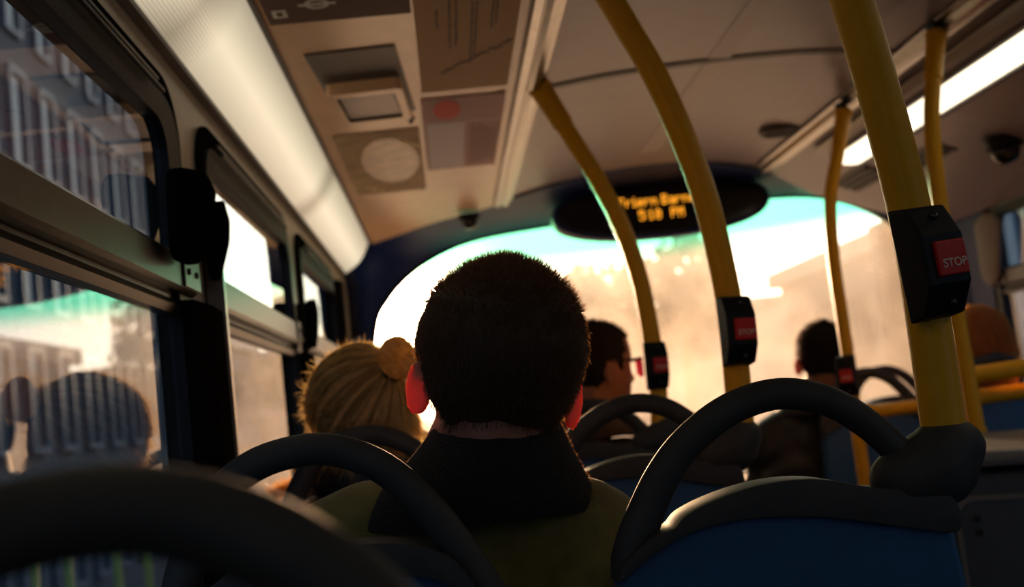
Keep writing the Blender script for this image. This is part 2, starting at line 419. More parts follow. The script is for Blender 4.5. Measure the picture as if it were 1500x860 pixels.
# side walls: cream cells round each window
def wall_cells(name, x, t, cells, z0, z1, mat):
    objs = []
    for (ya, yb, hole) in cells:
        if hole is None:
            objs.append(box(name, (x+t/2, (ya+yb)/2, (z0+z1)/2), (abs(t), yb-ya, z1-z0), mat))
        else:
            y0, y1, h0, h1, r = hole
            o = ring(name, rrect(ya, yb, z0, z1, .0005), rrect(y0, y1, h0, h1, r), 'x', x, x+t, mat)
            objs.append(o)
    # join into one mesh
    bm = bmesh.new()
    for o in objs:
        bm.from_mesh(o.data)
        bpy.data.objects.remove(o)
    return struct(from_bm(name, bm, mat))
WZ0, WZ1 = .72, 1.725
wall_cells('wall_left', XL-.005, -.05, [(-5.0, -3.1, None), (-3.1, -1.6, (-2.9, -1.8, WZ0, WZ1, .09)), (-1.6, .22, (-1.3, .02, WZ0, WZ1, .09)), (.22, 1.885, (.36, 1.80, WZ0, WZ1, .10)), (1.885, 3.10, (1.965, 3.02, WZ0, WZ1, .10)), (3.10, 4.30, (3.20, 4.18, WZ0, WZ1, .10)), (4.30, 4.95, None)], 0, 1.79, M_cream)
wall_cells('wall_right', XR, .05, [(-5.0, -3.1, None), (-3.1, -1.6, (-2.9, -1.8, WZ0, 1.70, .09)), (-1.6, 1.0, (-1.3, .8, WZ0, 1.70, .09)), (1.0, 2.5, (1.1, 2.4, WZ0, 1.70, .10)), (2.5, 4.2, (2.6, 3.86, WZ0, 1.70, .12)), (4.2, 4.95, None)], 0, 1.79, M_navy)
struct(box('wall_back', (.8, -5.02, 1.0), (2.5, .04, 2.0), M_navy))

WIN_ROOT = []
def side_window(num, x, s, y0, y1, z0=WZ0, z1=WZ1, rail=(1.36, 1.44), grooves=True):
    """s=+1 when the cabin lies towards +x.  frame, hopper vent with rail, lower pane"""
    fr = bpy.data.objects.new('window_%d' % num, None); COL.objects.link(fr); fr['kind'] = 'structure'
    X = lambda d: x+s*d
    r = .10
    ring('window_frame', rrect(y0-.012, y1+.012, z0-.012, z1+.012, r), rrect(y0+.030, y1-.035, z0+.05, z1-.055, r*.6), 'x', X(-.045), X(.004), M_rub, fr)
    ring('window_gasket', rrect(y0+.012, y1-.02, z0+.025, z1-.03, r*.8), rrect(y0+.036, y1-(.10 if num == 1 else .05), z0+.06, z1-.075, r*.55), 'x', X(-.01), X(.010), M_black, fr)
    # bright grooves of the vent track along the top
    if grooves:
        bm = bmesh.new()
        for (zz, dd) in ((z1-.022, .016), (z1-.042, .024)):
            box_bm((X(dd), (y0+y1)/2-.03, zz), (.006, (y1-y0)-.26, .005), 0, None, bm)
        from_bm('vent_track', bm, M_darkalu, fr)
    # transom rail with stepped profile
    za, zb = rail
    prof = [(0, za-.012), (.018, za-.012), (.022, za), (.016, za+.012), (.016, za+.018), (.028, za+.020), (.034, za+.026), (.034, zb-.008), (.028, zb), (0, zb)]
    prism('transom_rail', [(X(-.02+a*1.25), b) for a, b in prof], 'y', y0+.02, y1-.03, M_darkalu, fr) if False else None
    V = []; F = []
    for yy in (y0+.02, y1-.03):
        for a, b in prof: V.append((X(-.02+a*1.25), yy, b))
    n = len(prof)
    for i in range(n): F.append((i, (i+1) % n, n+(i+1) % n, n+i))
    F += [tuple(range(n)), tuple(range(n, 2*n))]
    mk('transom_rail', V, F, M_darkalu, fr)
    bp = box('bracket_plate', (X(.0245), y1-.075, (zb+za)/2+.012), (.004, .10, .050), M_darkalu, fr, .001)
    for dy in (-.025, .025):
        from_bm('screw', cyl_x(X(.0275), y1-.075+dy, (zb+za)/2+.012, .006, .004), M_black, bp)
    mk('upper_pane', *pane_yz(X(-.002), y0+.02, y1-.06, zb-.01, z1-.05), M_sideglass, fr)
    mk('lower_pane', *pane_yz(X(-.006), y0+.02, y1-.06, z0+.04, za+.005), M_sideglass, fr)
    return fr
def pane_yz(x, y0, y1, z0, z1):
    return [(x, y0, z0), (x, y1, z0), (x, y1, z1), (x, y0, z1)], [(0, 1, 2, 3)]
def cyl_x(x, y, z, r, h):
    bm = bmesh.new()
    bmesh.ops.create_cone(bm, cap_ends=True, segments=16, radius1=r, radius2=r*.8, depth=h)
    bmesh.ops.rotate(bm, cent=(0, 0, 0), matrix=Matrix.Rotation(PI/2, 3, 'Y'), verts=bm.verts)
    bmesh.ops.translate(bm, vec=(x, y, z), verts=bm.verts)
    return bm
side_window(1, XL, 1, .36, 1.80)
side_window(2, XL, 1, 1.965, 3.02)
side_window(3, XL, 1, 3.20, 4.18)
side_window(4, XL, 1, -1.3, .02)
side_window(5, XR, -1, 2.6, 3.86, WZ0, 1.70)
side_window(6, XR, -1, 1.1, 2.4, WZ0, 1.70)
side_window(7, XR, -1, -1.3, .8, WZ0, 1.70)
side_window(9, XL, 1, -2.9, -1.8)
side_window(10, XR, -1, -2.9, -1.8, WZ0, 1.70)

# dark pillar covers between the left windows
def pillar(y0, y1, zt, nm):
    prism(nm, [(XL+.0, y0), (XL+.028, y0+.01), (XL+.034, (y0+y1)/2), (XL+.028, y1-.01), (XL+.0, y1)], 'z', .0, zt, M_rub)['kind'] = 'structure'
pillar(1.70, 1.935, 1.37, 'trim_1')
struct(prism('trim_2', [(XL, 1.94), (XL+.03, 1.945), (XL+.03, 1.958), (XL, 1.962)], 'z', .0, 1.50, M_alu))
pillar(2.985, 3.20, 1.36, 'trim_3')
pillar(4.14, 4.34, 1.70, 'trim_4')
# sill and lower lining
struct(box('trim_5', (XL+.012, 1.5, .68), (.035, 6.0, .03), M_darkalu))

# black hopper catches hanging at the pillars
def catch(pts, x, label, grp, yaw=0):
    t = thing('window_catch', label, 'window catch', (x, sum(p[0] for p in pts)/len(pts), sum(p[1] for p in pts)/len(pts)), yaw, grp)
    cy, cz = t.location.y, t.location.z
    q = [(a-cy, b-cz) for a, b in pts]
    # rounded polygon
    P = []
    n = len(q)
    for i in range(n):
        a, b, c = Vector(q[i-1]), Vector(q[i]), Vector(q[(i+1) % n])
        for k in range(5):
            s = k/4; p0 = b+(a-b)*.22; p1 = b+(c-b)*.22
            P.append(tuple((1-s)**2*p0+2*s*(1-s)*b+s*s*p1))
    prism('catch_plate', P, 'x', 0, .016, M_catch, t, bevel=.002)
    for (a, b) in ((q[0][0]*.55, q[0][1]*.35), (q[-1][0]*.55, q[-1][1]*.45)):
        from_bm('screw', cyl_x(.0175, a+.03, b, .006, .004), M_rub, t)
    prism('catch_flange', [(-.055, -.045), (-.045, -.045), (-.045, .05), (-.055, .05)], 'x', -.03, .002, M_black, t)
    return t
catch([(1.56, 1.545), (1.77, 1.585), (1.845, 1.565), (1.80, 1.50), (1.67, 1.415), (1.55, 1.41)], -.375, 'large black window catch plate on the nearest left pillar', None)
catch([(1.87, 1.555), (1.96, 1.575), (2.00, 1.545), (1.98, 1.50), (1.86, 1.41), (1.84, 1.45)], -.385, 'smaller black window catch plate just ahead of the large one', None)
catch([(3.02, 1.50), (3.14, 1.52), (3.20, 1.49), (3.16, 1.43), (3.06, 1.37), (3.0, 1.38)], -.375, 'black window catch plate on the second left pillar', None)
# ---- cove lights
def strip_light(name, label, A, B, y0, y1, mat, bow, trimmat, up=(0, 0)):
    t = thing(name, label, 'ceiling light', ((A[0]+B[0])/2, (y0+y1)/2, (A[1]+B[1])/2), 0)
    ox, oy, oz = t.location
    V = []; F = []; n = 14
    nx, nz = (B[1]-A[1]), -(B[0]-A[0]); L = math.hypot(nx, nz); nx /= L; nz /= L
    if nz > 0: nx, nz = -nx, -nz
    ys = [y0+(y1-y0)*j/20 for j in range(20)]+[y1-.10+.10*math.sin(k*PI/10) for k in range(1, 6)]
    ys = sorted(set(round(v, 4) for v in ys))
    for j, y in enumerate(ys):
        sh = 1.0
        if y > y1-.10: sh = math.sqrt(max(0.02, 1-((y-(y1-.10))/.10)**2))
        for i in range(n+1):
            u = i/n; uu = .5+(u-.5)*sh
            b = bow*math.sin(PI*u)*sh
            V.append((A[0]+(B[0]-A[0])*uu+nx*b-ox, y-oy, A[1]+(B[1]-A[1])*uu+nz*b-oz))
    for j in range(len(ys)-1):
        for i in range(n): F.append((j*(n+1)+i, j*(n+1)+i+1, (j+1)*(n+1)+i+1, (j+1)*(n+1)+i))
    o = mk('diffuser', V, F, mat, t, smooth=True)
    uvl = o.data.uv_layers.new(name='UVMap')
    for poly in o.data.polygons:
        for li in poly.loop_indices:
            vi = o.data.loops[li].vertex_index
            uvl.data[li].uv = ((vi % (n+1))/n, o.data.vertices[vi].co.y+oy)
    for P, nm in ((A, 'edge_trim'), (B, 'edge_trim')):
        prism(nm, [(P[0]-.008-ox, P[1]+.008-oz), (P[0]-.008-ox, P[1]-.006-oz), (P[0]+.008-ox, P[1]-.006-oz), (P[0]+.008-ox, P[1]+.008-oz)], 'y', y0-oy, y1-.06-oy, trimmat, t)
    return t
strip_light('cove_light', 'long ribbed cream light strip above the left windows', (-.405, 1.79), (-.285, 1.922), YB, 4.76, M_diff, .018, M_seam)
strip_light('strip_light', 'bright narrow light strip along the right ceiling', (1.40, 1.885), (1.50, 1.848), YB, 3.72, M_bright, .006, M_seam)
# pale reflector beside the right strip
struct(box('trim_6', (1.352, 1.05, 1.902), (.06, 5.2, .004), M_cream, None, 0, None))
bpy.data.objects['trim_6'].rotation_euler = (0, 0, 0)

# ---- ceiling rails (extrusions) and seam
def rail_prof(xc, zc, name, y1):
    prof = [(-.045, .0), (-.045, -.006), (-.030, -.010), (-.024, -.026), (-.008, -.030), (0, -.022), (.012, -.030), (.028, -.026), (.034, -.010), (.045, -.006), (.045, 0)]
    return struct(prism(name, [(xc+a, zc+b) for a, b in prof], 'y', YB, y1, M_alu))
rail_prof(.262, 1.935, 'trim_7', 4.10)
rail_prof(1.275, 1.945, 'trim_8', 4.0)
V = []; F = []
xs = np.linspace(.31, 1.235, 19)
for x in xs:
    z = ceil_z(x)
    V += [(x, 2.68, z+.001), (x, 2.72, z+.001), (x, 2.715, z-.004), (x, 2.685, z-.004)]
for i in range(18):
    for k in range(4): F.append((i*4+k, i*4+(k+1) % 4, (i+1)*4+(k+1) % 4, (i+1)*4+k))
struct(mk('trim_9', V, F, M_seam))
# paler strip of laminate down the middle of the roof
struct(box('trim_10', (.77, 2.4, 1.9725), (.06, 2.6, .002), pmat('pale_roof_strip', (.50, .42, .40), .4)))

# ---- front: navy surround lofted from the ceiling edge to the windscreen edge
OUT = [(-.41, 4.90, .74), (-.41, 4.90, 1.2), (-.41, 4.90, 1.5), (-.41, 4.88, 1.70), (-.405, 4.84, 1.80), (-.28, 4.76, 1.92), (0, 4.37, 1.922), (.28, 4.12, 1.93), (.63, 3.94, 1.968), (.97, 3.93, 1.972),
       (1.29, 4.06, 1.93), (1.5, 4.2, 1.855), (1.75, 4.22, 1.762), (2.0, 4.1, 1.668), (2.01, 4.08, 1.58), (2.01, 4.05, 1.38), (2.01, 4.05, 1.06), (2.01, 4.05, .74)]
INN = [(-0.36, 4.807, 0.74), (-0.344, 4.814, 1.264), (-0.303, 4.823, 1.56), (-0.241, 4.837, 1.677), (-0.131, 4.86, 1.784), (0.015, 4.886, 1.866), (0.192, 4.911, 1.92), (0.48, 4.939, 1.949), (0.835, 4.949, 1.965), (1.176, 4.891, 1.965),
       (1.458, 4.769, 1.950), (1.661, 4.641, 1.914), (1.797, 4.536, 1.846), (1.898, 4.448, 1.748), (1.926, 4.422, 1.659), (1.933, 4.415, 1.398), (1.916, 4.431, 1.059), (1.875, 4.47, 0.74)]
O_ = catmull(OUT, 4); I_ = catmull(INN, 4)
V = []; F = []; rows = 8
for a, b in zip(O_, I_):
    for k in range(rows+1):
        s = k/rows; p = a.lerp(b, s)
        # roll inwards gently: the surround bellies towards the cabin
        p = p+Vector((0, -.05*math.sin(PI*s), -.012*math.sin(PI*s)))
        V.append(p)
    V.append(b+Vector((0, .05, 0)))
m_ = rows+2
for i in range(len(O_)-1):
    for k in range(m_-1): F.append((i*m_+k, i*m_+k+1, (i+1)*m_+k+1, (i+1)*m_+k))
struct(mk('wall_front', V, F, M_navy, smooth=True))
# black rubber seal
tube('window_seal', I_, .009, M_rub, None, seg=8, smooth_path=False)['kind'] = 'structure'
bpy.data.objects['window_seal'].name = 'trim_11'
# windscreen glass, bowed
def yw(x): return 4.95-.15*((.8-x)/1.2)**2 if x < .8 else 4.95-.6*((x-.8)/1.2)**2
V = []; F = []; nx_ = 40
top = [(p.x, p.z) for p in I_]
def top_z(x):
    seg = [(p.x, p.z) for p in I_ if p.z > 1.2]
    zs = [z for (xx, z) in seg if abs(xx-x) < .06]
    return 2.0
for i in range(nx_+1):
    x = -.40+(2.0+.40)*i/nx_
    for z in (.68, 1.0, 1.4, 1.7, 1.985):
        V.append((x, yw(x)+.02, z))
for i in range(nx_):
    for k in range(4): F.append((i*5+k, i*5+k+1, (i+1)*5+k+1, (i+1)*5+k))
wsg = mk('window_8', V, F, M_wsglass, smooth=True); wsg['kind'] = 'structure'
# opaque body panels outside the seal so the glass edge never shows daylight
V = []; F = []
for p in I_:
    d = Vector((p.x-.8, 0, p.z-1.3)).normalized()*.8
    V += [p+Vector((0, .045, 0)), Vector((min(2.06, max(-.46, p.x+d.x)), p.y+.045, min(2.04, max(.7, p.z+d.z))))]
for i in range(len(I_)-1): F.append((2*i, 2*i+1, 2*i+3, 2*i+2))
struct(mk('wall_front_outer', V, F, M_black))
# front dash wall and parcel shelf
_fw = [(x, yw(x)-.06) for x in np.linspace(-.41, 2.0, 20)]
struct(prism('wall_front_lower', _fw+[(x, y+.07) for x, y in _fw[::-1]], 'z', 0, .74, M_shelf))
V = [(-.40, 4.35, .742), (-.40, 4.78, .742), (.8, 4.93, .742), (1.6, 4.66, .742), (1.95, 4.36, .742), (1.95, 4.26, .742), (1.3, 4.62, .742), (1.15, 4.40, .742)]
struct(prism('trim_12', [(a, b) for a, b, c in V], 'z', .742, .79, M_shelf2))

# ---- destination display pod
t = thing('destination_display', 'black oval display over the windscreen with amber destination text', 'display', (.93, 4.22, 1.865))
def ellipse(a, b, n=56, p=2.3):
    return [(a*abs(math.cos(2*PI*k/n))**(2/p)*(1 if math.cos(2*PI*k/n) >= 0 else -1), b*abs(math.sin(2*PI*k/n))**(2/p)*(1 if math.sin(2*PI*k/n) >= 0 else -1)) for k in range(n)]
def pod(name, rings, mat, parent, tiltx=0):
    V = []; F = []
    n = 56
    for (a, b, y, zo) in rings:
        for (u, v) in ellipse(a, b, n): V.append((u, y, v+zo))
    for i in range(len(rings)-1):
        for k in range(n): F.append((i*n+k, i*n+(k+1) % n, (i+1)*n+(k+1) % n, (i+1)*n+k))
    F.append(tuple(range(n))); F.append(tuple((len(rings)-1)*n+k for k in range(n)))
    return mk(name, V, F, mat, parent, smooth=False)
t.location.x = .905
t.scale = (.965, 1, .96)
pod('display_housing', [(.445, .118, .0, 0), (.452, .125, .008, 0), (.455, .128, .03, 0), (.45, .118, .12, .0), (.42, .09, .30, .01), (.38, .05, .42, .02)], M_navy, t)
pod('display_window', [(.428, .104, -.006, 0), (.432, .108, .0, 0), (.432, .108, .004, 0)], M_dispb, t)
FONT = {'T': ['11111', '00100', '00100', '00100', '00100', '00100', '00100'], 'o': ['00000', '00000', '01110', '10001', '10001', '10001', '01110'],
        'F': ['11111', '10000', '10000', '11110', '10000', '10000', '10000'], 'r': ['00000', '00000', '10110', '11001', '10000', '10000', '10000'],
        'i': ['010', '000', '110', '010', '010', '010', '111'], 'e': ['00000', '00000', '01110', '10001', '11111', '10000', '01110'],
        'n': ['00000', '00000', '10110', '11001', '10001', '10001', '10001'], 'B': ['11110', '10001', '10001', '11110', '10001', '10001', '11110'],
        'a': ['00000', '00000', '01110', '00001', '01111', '10001', '01111'], 't': ['01000', '01000', '11100', '01000', '01000', '01001', '00110'],
        '5': ['11111', '10000', '11110', '00001', '00001', '10001', '01110'], '1': ['00100', '01100', '00100', '00100', '00100', '00100', '01110'],
        '0': ['01110', '10001', '10011', '10101', '11001', '10001', '01110'], ':': ['0', '0', '1', '0', '1', '0', '0'],
        'P': ['11110', '10001', '10001', '11110', '10000', '10000', '10000'], 'M': ['10001', '11011', '10101', '10101', '10001', '10001', '10001'], ' ': ['00']*7}
def dots(name, s, cx, cz, pitch, h, parent):
    cols = sum(len(FONT[ch][0])+1 for ch in s)-1
    V = []; F = []; u = 0
    for ch in s:
        g = FONT[ch]
        for r_, row in enumerate(g):
            for c_, b in enumerate(row):
                if b == '1':
                    x = cx+(u+c_-cols/2)*pitch; z = cz+(3-r_)*pitch*h; d = pitch*.44; k = len(V)
                    V += [(x-d, -.0075, z-d*h), (x+d, -.0075, z-d*h), (x+d, -.0075, z+d*h), (x-d, -.0075, z+d*h)]; F.append((k, k+1, k+2, k+3))
        u += len(g[0])+1
    return mk(name, V, F, M_amber, parent)
for wd, cx_, cz_ in (('To', -.2075, .028), ('Friern', -.098, .028), ('Barnet', .0855, .028), ('5:10', -.054, -.030), ('PM', .060, -.030)):
    dots('amber_word', wd, cx_, cz_, .0048, 1.2, t)

# ---- ceiling fittings
def round_thing(name, label, cat, loc, r, mat, mat2, h=.012, parts='grille'):
    t = thing(name, label, cat, loc)
    bm = bmesh.new(); bmesh.ops.create_cone(bm, cap_ends=True, segments=32, radius1=r*.92, radius2=r, depth=h); from_bm('bezel', bm, mat, t)
    bm = bmesh.new()
    for k in range(-3, 4):
        L = 2*math.sqrt(max(0, (r*.8)**2-(k*r*.22)**2))
        if L > 0: box_bm((0, k*r*.22, -h*.6), (L, r*.08, h*.3), 0, None, bm)
    from_bm(parts, bm, mat2, t)
    return t
round_thing('ceiling_speaker', 'round dark speaker grille in the centre roof panel', 'speaker', (1.18, 3.5, ceil_z(1.18)-.005), .075, M_seam, M_black)
def dome(name, label, loc, r, s=1):
    t = thing(name, label, 'camera', loc)
    bm = bmesh.new(); bmesh.ops.create_uvsphere(bm, u_segments=24, v_segments=12, radius=r)
    bmesh.ops.scale(bm, vec=(1, 1, .9), verts=bm.verts); from_bm('dome', bm, M_dispb, t, True)
    bm = bmesh.new(); bmesh.ops.create_cone(bm, cap_ends=True, segments=24, radius1=r*1.25, radius2=r*1.5, depth=r*.8)
    bmesh.ops.translate(bm, vec=(0, 0, r*.7), verts=bm.verts); from_bm('mount', bm, M_black, t)
    bm = bmesh.new(); bmesh.ops.create_cone(bm, cap_ends=True, segments=16, radius1=r*.35, radius2=r*.35, depth=r*.5)
    bmesh.ops.rotate(bm, cent=(0, 0, 0), matrix=Matrix.Rotation(PI/2, 3, 'X'), verts=bm.verts)
    bmesh.ops.translate(bm, vec=(0, -r*.95, -r*.1), verts=bm.verts); from_bm('camera_lens', bm, M_darkalu, t)
    return t
dome('security_camera', 'small black dome camera above the left of the windscreen', (.14, 4.21, 1.875), .030)
dome('security_camera', 'shiny black dome camera on the far right ceiling', (1.72, 3.12, ceil_z(1.72)-.035), .042)
dome('security_camera', 'tiny black sensor dot beside the ceiling hatch', (-.03, 2.78, 1.912), .007)
# louvred vents in the right ceiling panel
def vent(loc, L, n, label):
    t = thing('ceiling_vent', label, 'air vent', loc)
    t.rotation_euler = (0, math.radians(20.3), 0)
    box('vent_frame', (0, 0, .004), (.032*n+.02, L+.03, .008), M_seam, t, .003)
    for k in range(n): box('louvre', ((k-(n-1)/2)*.032, 0, -.002), (.017, L, .008), M_black, t, .003)
vent((1.62, 3.42, ceil_z(1.62)-.006), .24, 2, 'dark slotted vent on the right ceiling, near the dome camera')
vent((1.56, 3.84, ceil_z(1.56)-.006), .30, 3, 'dark slotted vent at the front end of the right ceiling')
# framed hatch on the left panel
t = thing('ceiling_hatch', 'square cream framed fitting projecting from the left ceiling', 'ceiling fitting', (-.118, 2.55, 1.92), math.radians(-3))
def hatchring(o, i, z0, z1, mat, nm):
    return ring(nm, rrect(-o[0], o[0], -o[1], o[1], .012), rrect(-i[0], i[0], -i[1], i[1], .006), 'z', z0, z1, mat, t)
hatchring((.085, .135), (.067, .105), -.032, .0, M_ceiladv, 'hatch_frame')
hatchring((.067, .105), (.064, .101), -.030, .0, M_black, 'hatch_seal')
box('hatch_panel', (0, 0, -.017), (.128, .202, .018), M_ceil, t, .003)
box('back_plate', (0, -.09, -.002), (.19, .50, .004), M_seam, t, .0015)
# posters
def poster(label, x0, x1, y0, y1, mat, z=1.9175):
    t = thing('ceiling_poster', label, 'poster', ((x0+x1)/2, (y0+y1)/2, z))
    box('poster_sheet', (0, 0, 0), (x1-x0, y1-y0, .0014), mat, t)
    return t
def pq(nm, t, x, y, sx, sy, mat, rz=0, dz=-.0012):
    return box(nm, (x, y, dz), (sx, sy, .0008), mat, t, 0, Matrix.Rotation(rz, 3, 'Z') if rz else None)
t = poster('dark brown poster with a white roundel mark at the top edge', -.268, .0, 1.25, 2.03, M_brownp)
bm = bmesh.new()
rr = [(.023*math.cos(a), .023*math.sin(a)) for a in np.linspace(0, 2*PI, 25)[:-1]]; ri = [(u*.66, v*.66) for u, v in rr]
o = ring('roundel', [(u-.035, v+.30) for u, v in rr], [(u-.035, v+.30) for u, v in ri], 'z', -.0018, -.0008, M_white, t)
pq('roundel_bar', t, -.035, .30, .068, .010, M_white, 0, -.0016)
pq('line_mark', t, -.05, .22, .004, .075, M_white, .2)
pq('square_mark', t, -.108, .335, .026, .036, M_white)
pq('square_mark_inset', t, -.108, .335, .011, .018, M_brownp, 0, -.002)
t = poster('tan poster with faint brown writing along the left ceiling rail', .005, .212, 1.55, 2.56, M_tanp)
for k, (x, y, L) in enumerate(((-.06, .02, .10), (-.035, .05, .30), (-.022, .05, .28), (.01, .12, .36), (.018, .10, .32), (.05, -.05, .30), (.058, -.05, .26))):
    V = []; F = []
    for j in range(int(L/.011)+1):
        V += [(x+.002+random.uniform(-.001, .001), y-L/2+j*.011, -.0014), (x-.002+random.uniform(-.001, .001), y-L/2+j*.011, -.0014)]
        if j: F.append((2*j-2, 2*j-1, 2*j+1, 2*j))
    mk('text_line', V, F, M_ink, t)
bm = bmesh.new()
for k in range(16):
    box_bm((-.05+k*.0095, .36-.012*k+random.uniform(-.01, .01), -.0012), (.012, .010, .0008), 0, Matrix.Rotation(random.uniform(-.6, .6), 3, 'Z'), bm)
from_bm('printed_drawing', bm, M_ink, t)
t = poster('pink and white notice with a red patch on the left ceiling', .0, .212, 2.62, 3.40, M_pinkp)
pq('pale_block', t, -.042, -.0, .115, .0, M_whitep) if False else None
pq('pale_block', t, -.045, .11, .105, .53, M_whitep)
el_ = ellipse(.034, .085, 24, 2.0)
prism('red_patch', [(u-.042, v-.285) for u, v in el_], 'z', -.002, -.0008, M_redp, t)
for k in range(12):
    pq('text_line', t, .024+k*.0066, .11, .0016, .5*random.uniform(.7, 1), M_ink)
pq('rule_line', t, .0, -.165, .2, .008, M_whitep)
t = poster('ochre poster with an oval picture beside the pink notice', -.245, -.012, 2.88, 3.68, M_olvp)
prism('oval_picture', [(u+.02, v-.05) for u, v in ellipse(.085, .28, 32, 2.0)], 'z', -.0018, -.0008, pmat('oval_print', (.60, .41, .24), .35, noise=.4, nscale=18), t)
for (x, y, r) in ((-.055, .31, .013), (-.03, .345, .010), (-.075, .285, .008)):
    prism('dot_mark', [(x+u, y+v*1.6) for u, v in ellipse(r, r, 16, 2)], 'z', -.0022, -.001, M_yelp, t)
prism('swoosh_mark', [(.07, -.30), (.115, -.24), (.115, -.19), (.06, -.26)], 'z', -.0022, -.001, M_yelp, t)

# ================================================================ SEATS
def seat_proto(aisle):
    if aisle:
        t = thing('bus_seat', '', 'seat')
        arc = [(-.182, .955), (-.174, .975), (-.160, 1.005), (-.130, 1.055), (-.095, 1.092), (-.045, 1.121), (.010, 1.131), (.062, 1.117), (.102, 1.087), (.130, 1.055), (.145, 1.038)]
        rad = [.014, .020, .0205, .0190, .0180, .0175, .017, .017, .0165, .0165, .0165]
        band = [(-.191, .958), (-.184, .976), (-.150, 1.000), (-.128, 1.006), (-.112, 1.019), (-.070, 1.033), (-.018, 1.041), (.035, 1.038), (.092, 1.022), (.140, 1.015), (.172, 1.00), (.170, .968), (.118, .978), (.07, .990), (.025, 1.0), (-.02, 1.005), (-.07, 1.006), (-.116, .998), (-.15, .983)]
        shell_top = [(-.190, .950), (-.183, .974), (-.150, .990), (-.116, 1.002), (-.07, 1.009), (-.02, 1.010), (.025, 1.005), (.07, .994), (.118, .983), (.160, .980), (.172, .965)]
    else:
        t = thing('bus_seat', '', 'seat')
        arc = [(-.184, .945), (-.178, .975), (-.164, 1.025), (-.138, 1.075), (-.107, 1.108), (-.064, 1.126), (-.008, 1.127), (.046, 1.101), (.090, 1.052), (.122, .998), (.142, .955), (.148, .935)]
        rad = [.014, .020, .0200, .0185, .0175, .017, .017, .017, .018, .0195, .021, .014]
        band = [(-.192, .952), (-.182, .978), (-.140, 1.002), (-.110, 1.018), (-.060, 1.028), (-.01, 1.030), (.05, 1.026), (.09, 1.014), (.118, .992), (.150, .925), (.128, .958), (.09, .984), (.05, .993), (-.01, .998), (-.06, .996), (-.116, .985), (-.15, .965)]
        shell_top = [(-.190, .940), (-.175, .962), (-.150, .975), (-.116, .990), (-.06, .999), (-.01, 1.001), (.05, .998), (.09, .988), (.120, .968), (.150, .935)]
    # back shell
    xr = .178 if aisle else .165
    side = [(xr, .90), (xr+.018, .75), (xr+.02, .52), (xr, .45)]
    left = [(-.185, .45), (-.208, .52), (-.205, .75), (-.195, .90)]
    poly = [tuple(v) for v in catmull([(a, b, 0) for a, b in shell_top], 4)]
    poly = [(a, b) for a, b, c in poly]+side+left
    prism('back_shell', poly, 'y', -.004, .040, M_blue, t, bevel=.007)
    # recessed grab panel line low on the shell
    ring('shell_rib', rrect(-.13, .13, .62, .90, .05), rrect(-.122, .122, .628, .892, .045), 'y', -.0065, .0, M_blue, t)
    # moulded grey cap
    bp = [(a, b) for a, b, c in [tuple(v) for v in catmull([(a, b, 0) for a, b in band]+[(band[0][0], band[0][1], 0)], 4)[:-1]]]
    prism('top_moulding', bp, 'y', -.016, .046, M_grey, t, bevel=.017, smooth=True)
    tube('grab_handle', [(a, .014, b) for a, b in arc], rad, M_grey, t, n=6, seg=20, flat=1.0)
    # cushions, base, legs
    prism('back_cushion', rrect(-.185, .165, .47, .965, .05), 'y', .036, .085, M_moq, t, bevel=.015, smooth=False)
    box('seat_cushion', (-.01, .28, .455), (.38, .40, .07), M_moq, t, .025)
    box('seat_pan', (-.01, .25, .405), (.37, .44, .035), M_grey, t, .012)
    for xx in (-.13, .11):
        tube('leg', [(xx, .25, .40), (xx, .23, .22), (xx, .24, .0)], .018, M_darkalu, t, n=4, seg=12)
    if aisle:
        bm = bmesh.new()
        hull_into(bm, [((.130, .012, 1.026), (.037, .034, .034)), ((.168, .012, 1.034), (.047, .040, .044))])
        hull_into(bm, [((.168, .012, 1.036), (.047, .040, .042)), ((.188, .012, 1.054), (.037, .036, .032))])
        hull_into(bm, [((.186, .012, 1.050), (.036, .034, .026)), ((.182, .012, 1.073), (.028, .029, .012))])
        hull_into(bm, [((.128, .012, 1.040), .018), ((.140, .014, 1.044), .019)])
        blob('pole_socket', bm, .0045, 5, M_grey, t)
    return t
GA = 'double seats in rows down the left side'
sa = seat_proto(True); sw = seat_proto(False)
sa['group'] = GA; sw['group'] = GA
sa.location = (.34, 1.15, 0); sa['label'] = 'nearest blue aisle seat with the thick yellow pole rising from its dark ball joint'
sw.location = (-.126, 1.15, 0); sw['label'] = 'seat with curved dark grab handle directly behind the man in the olive jacket'
dup(sw, (-.105, .40, 0), 0, 'out of focus seat with a big dark handle filling the lower left corner')
dup(sw, (-.126, 1.90, 0), 0, 'window seat carrying the blonde woman, its handle half hidden by the olive jacket')
dup(sa, (.31, 1.90, 0), 0, 'second aisle seat with a yellow pole, just right of the olive jacket')
dup(sw, (-.126, 2.65, 0), 0, 'window seat in front of the blonde woman')
dup(sa, (.325, 2.65, 0), 0, 'third aisle seat with a yellow pole, holding the man in sunglasses')
dup(sw, (1.34, 3.40, 0), 0, 'blue seat beyond the aisle, behind the dark haired passenger')
dup(sw, (1.76, 3.40, 0), 0, 'blue seat of the golden haired passenger by the right window')
dup(sw, (1.63, 3.98, 0), 0, 'front right seat showing only its thin arched handle against the windscreen')
for o in bpy.data.objects:
    if o.name.startswith('bus_seat') and o.location.x > 1: o['group'] = 'seats on the right side'

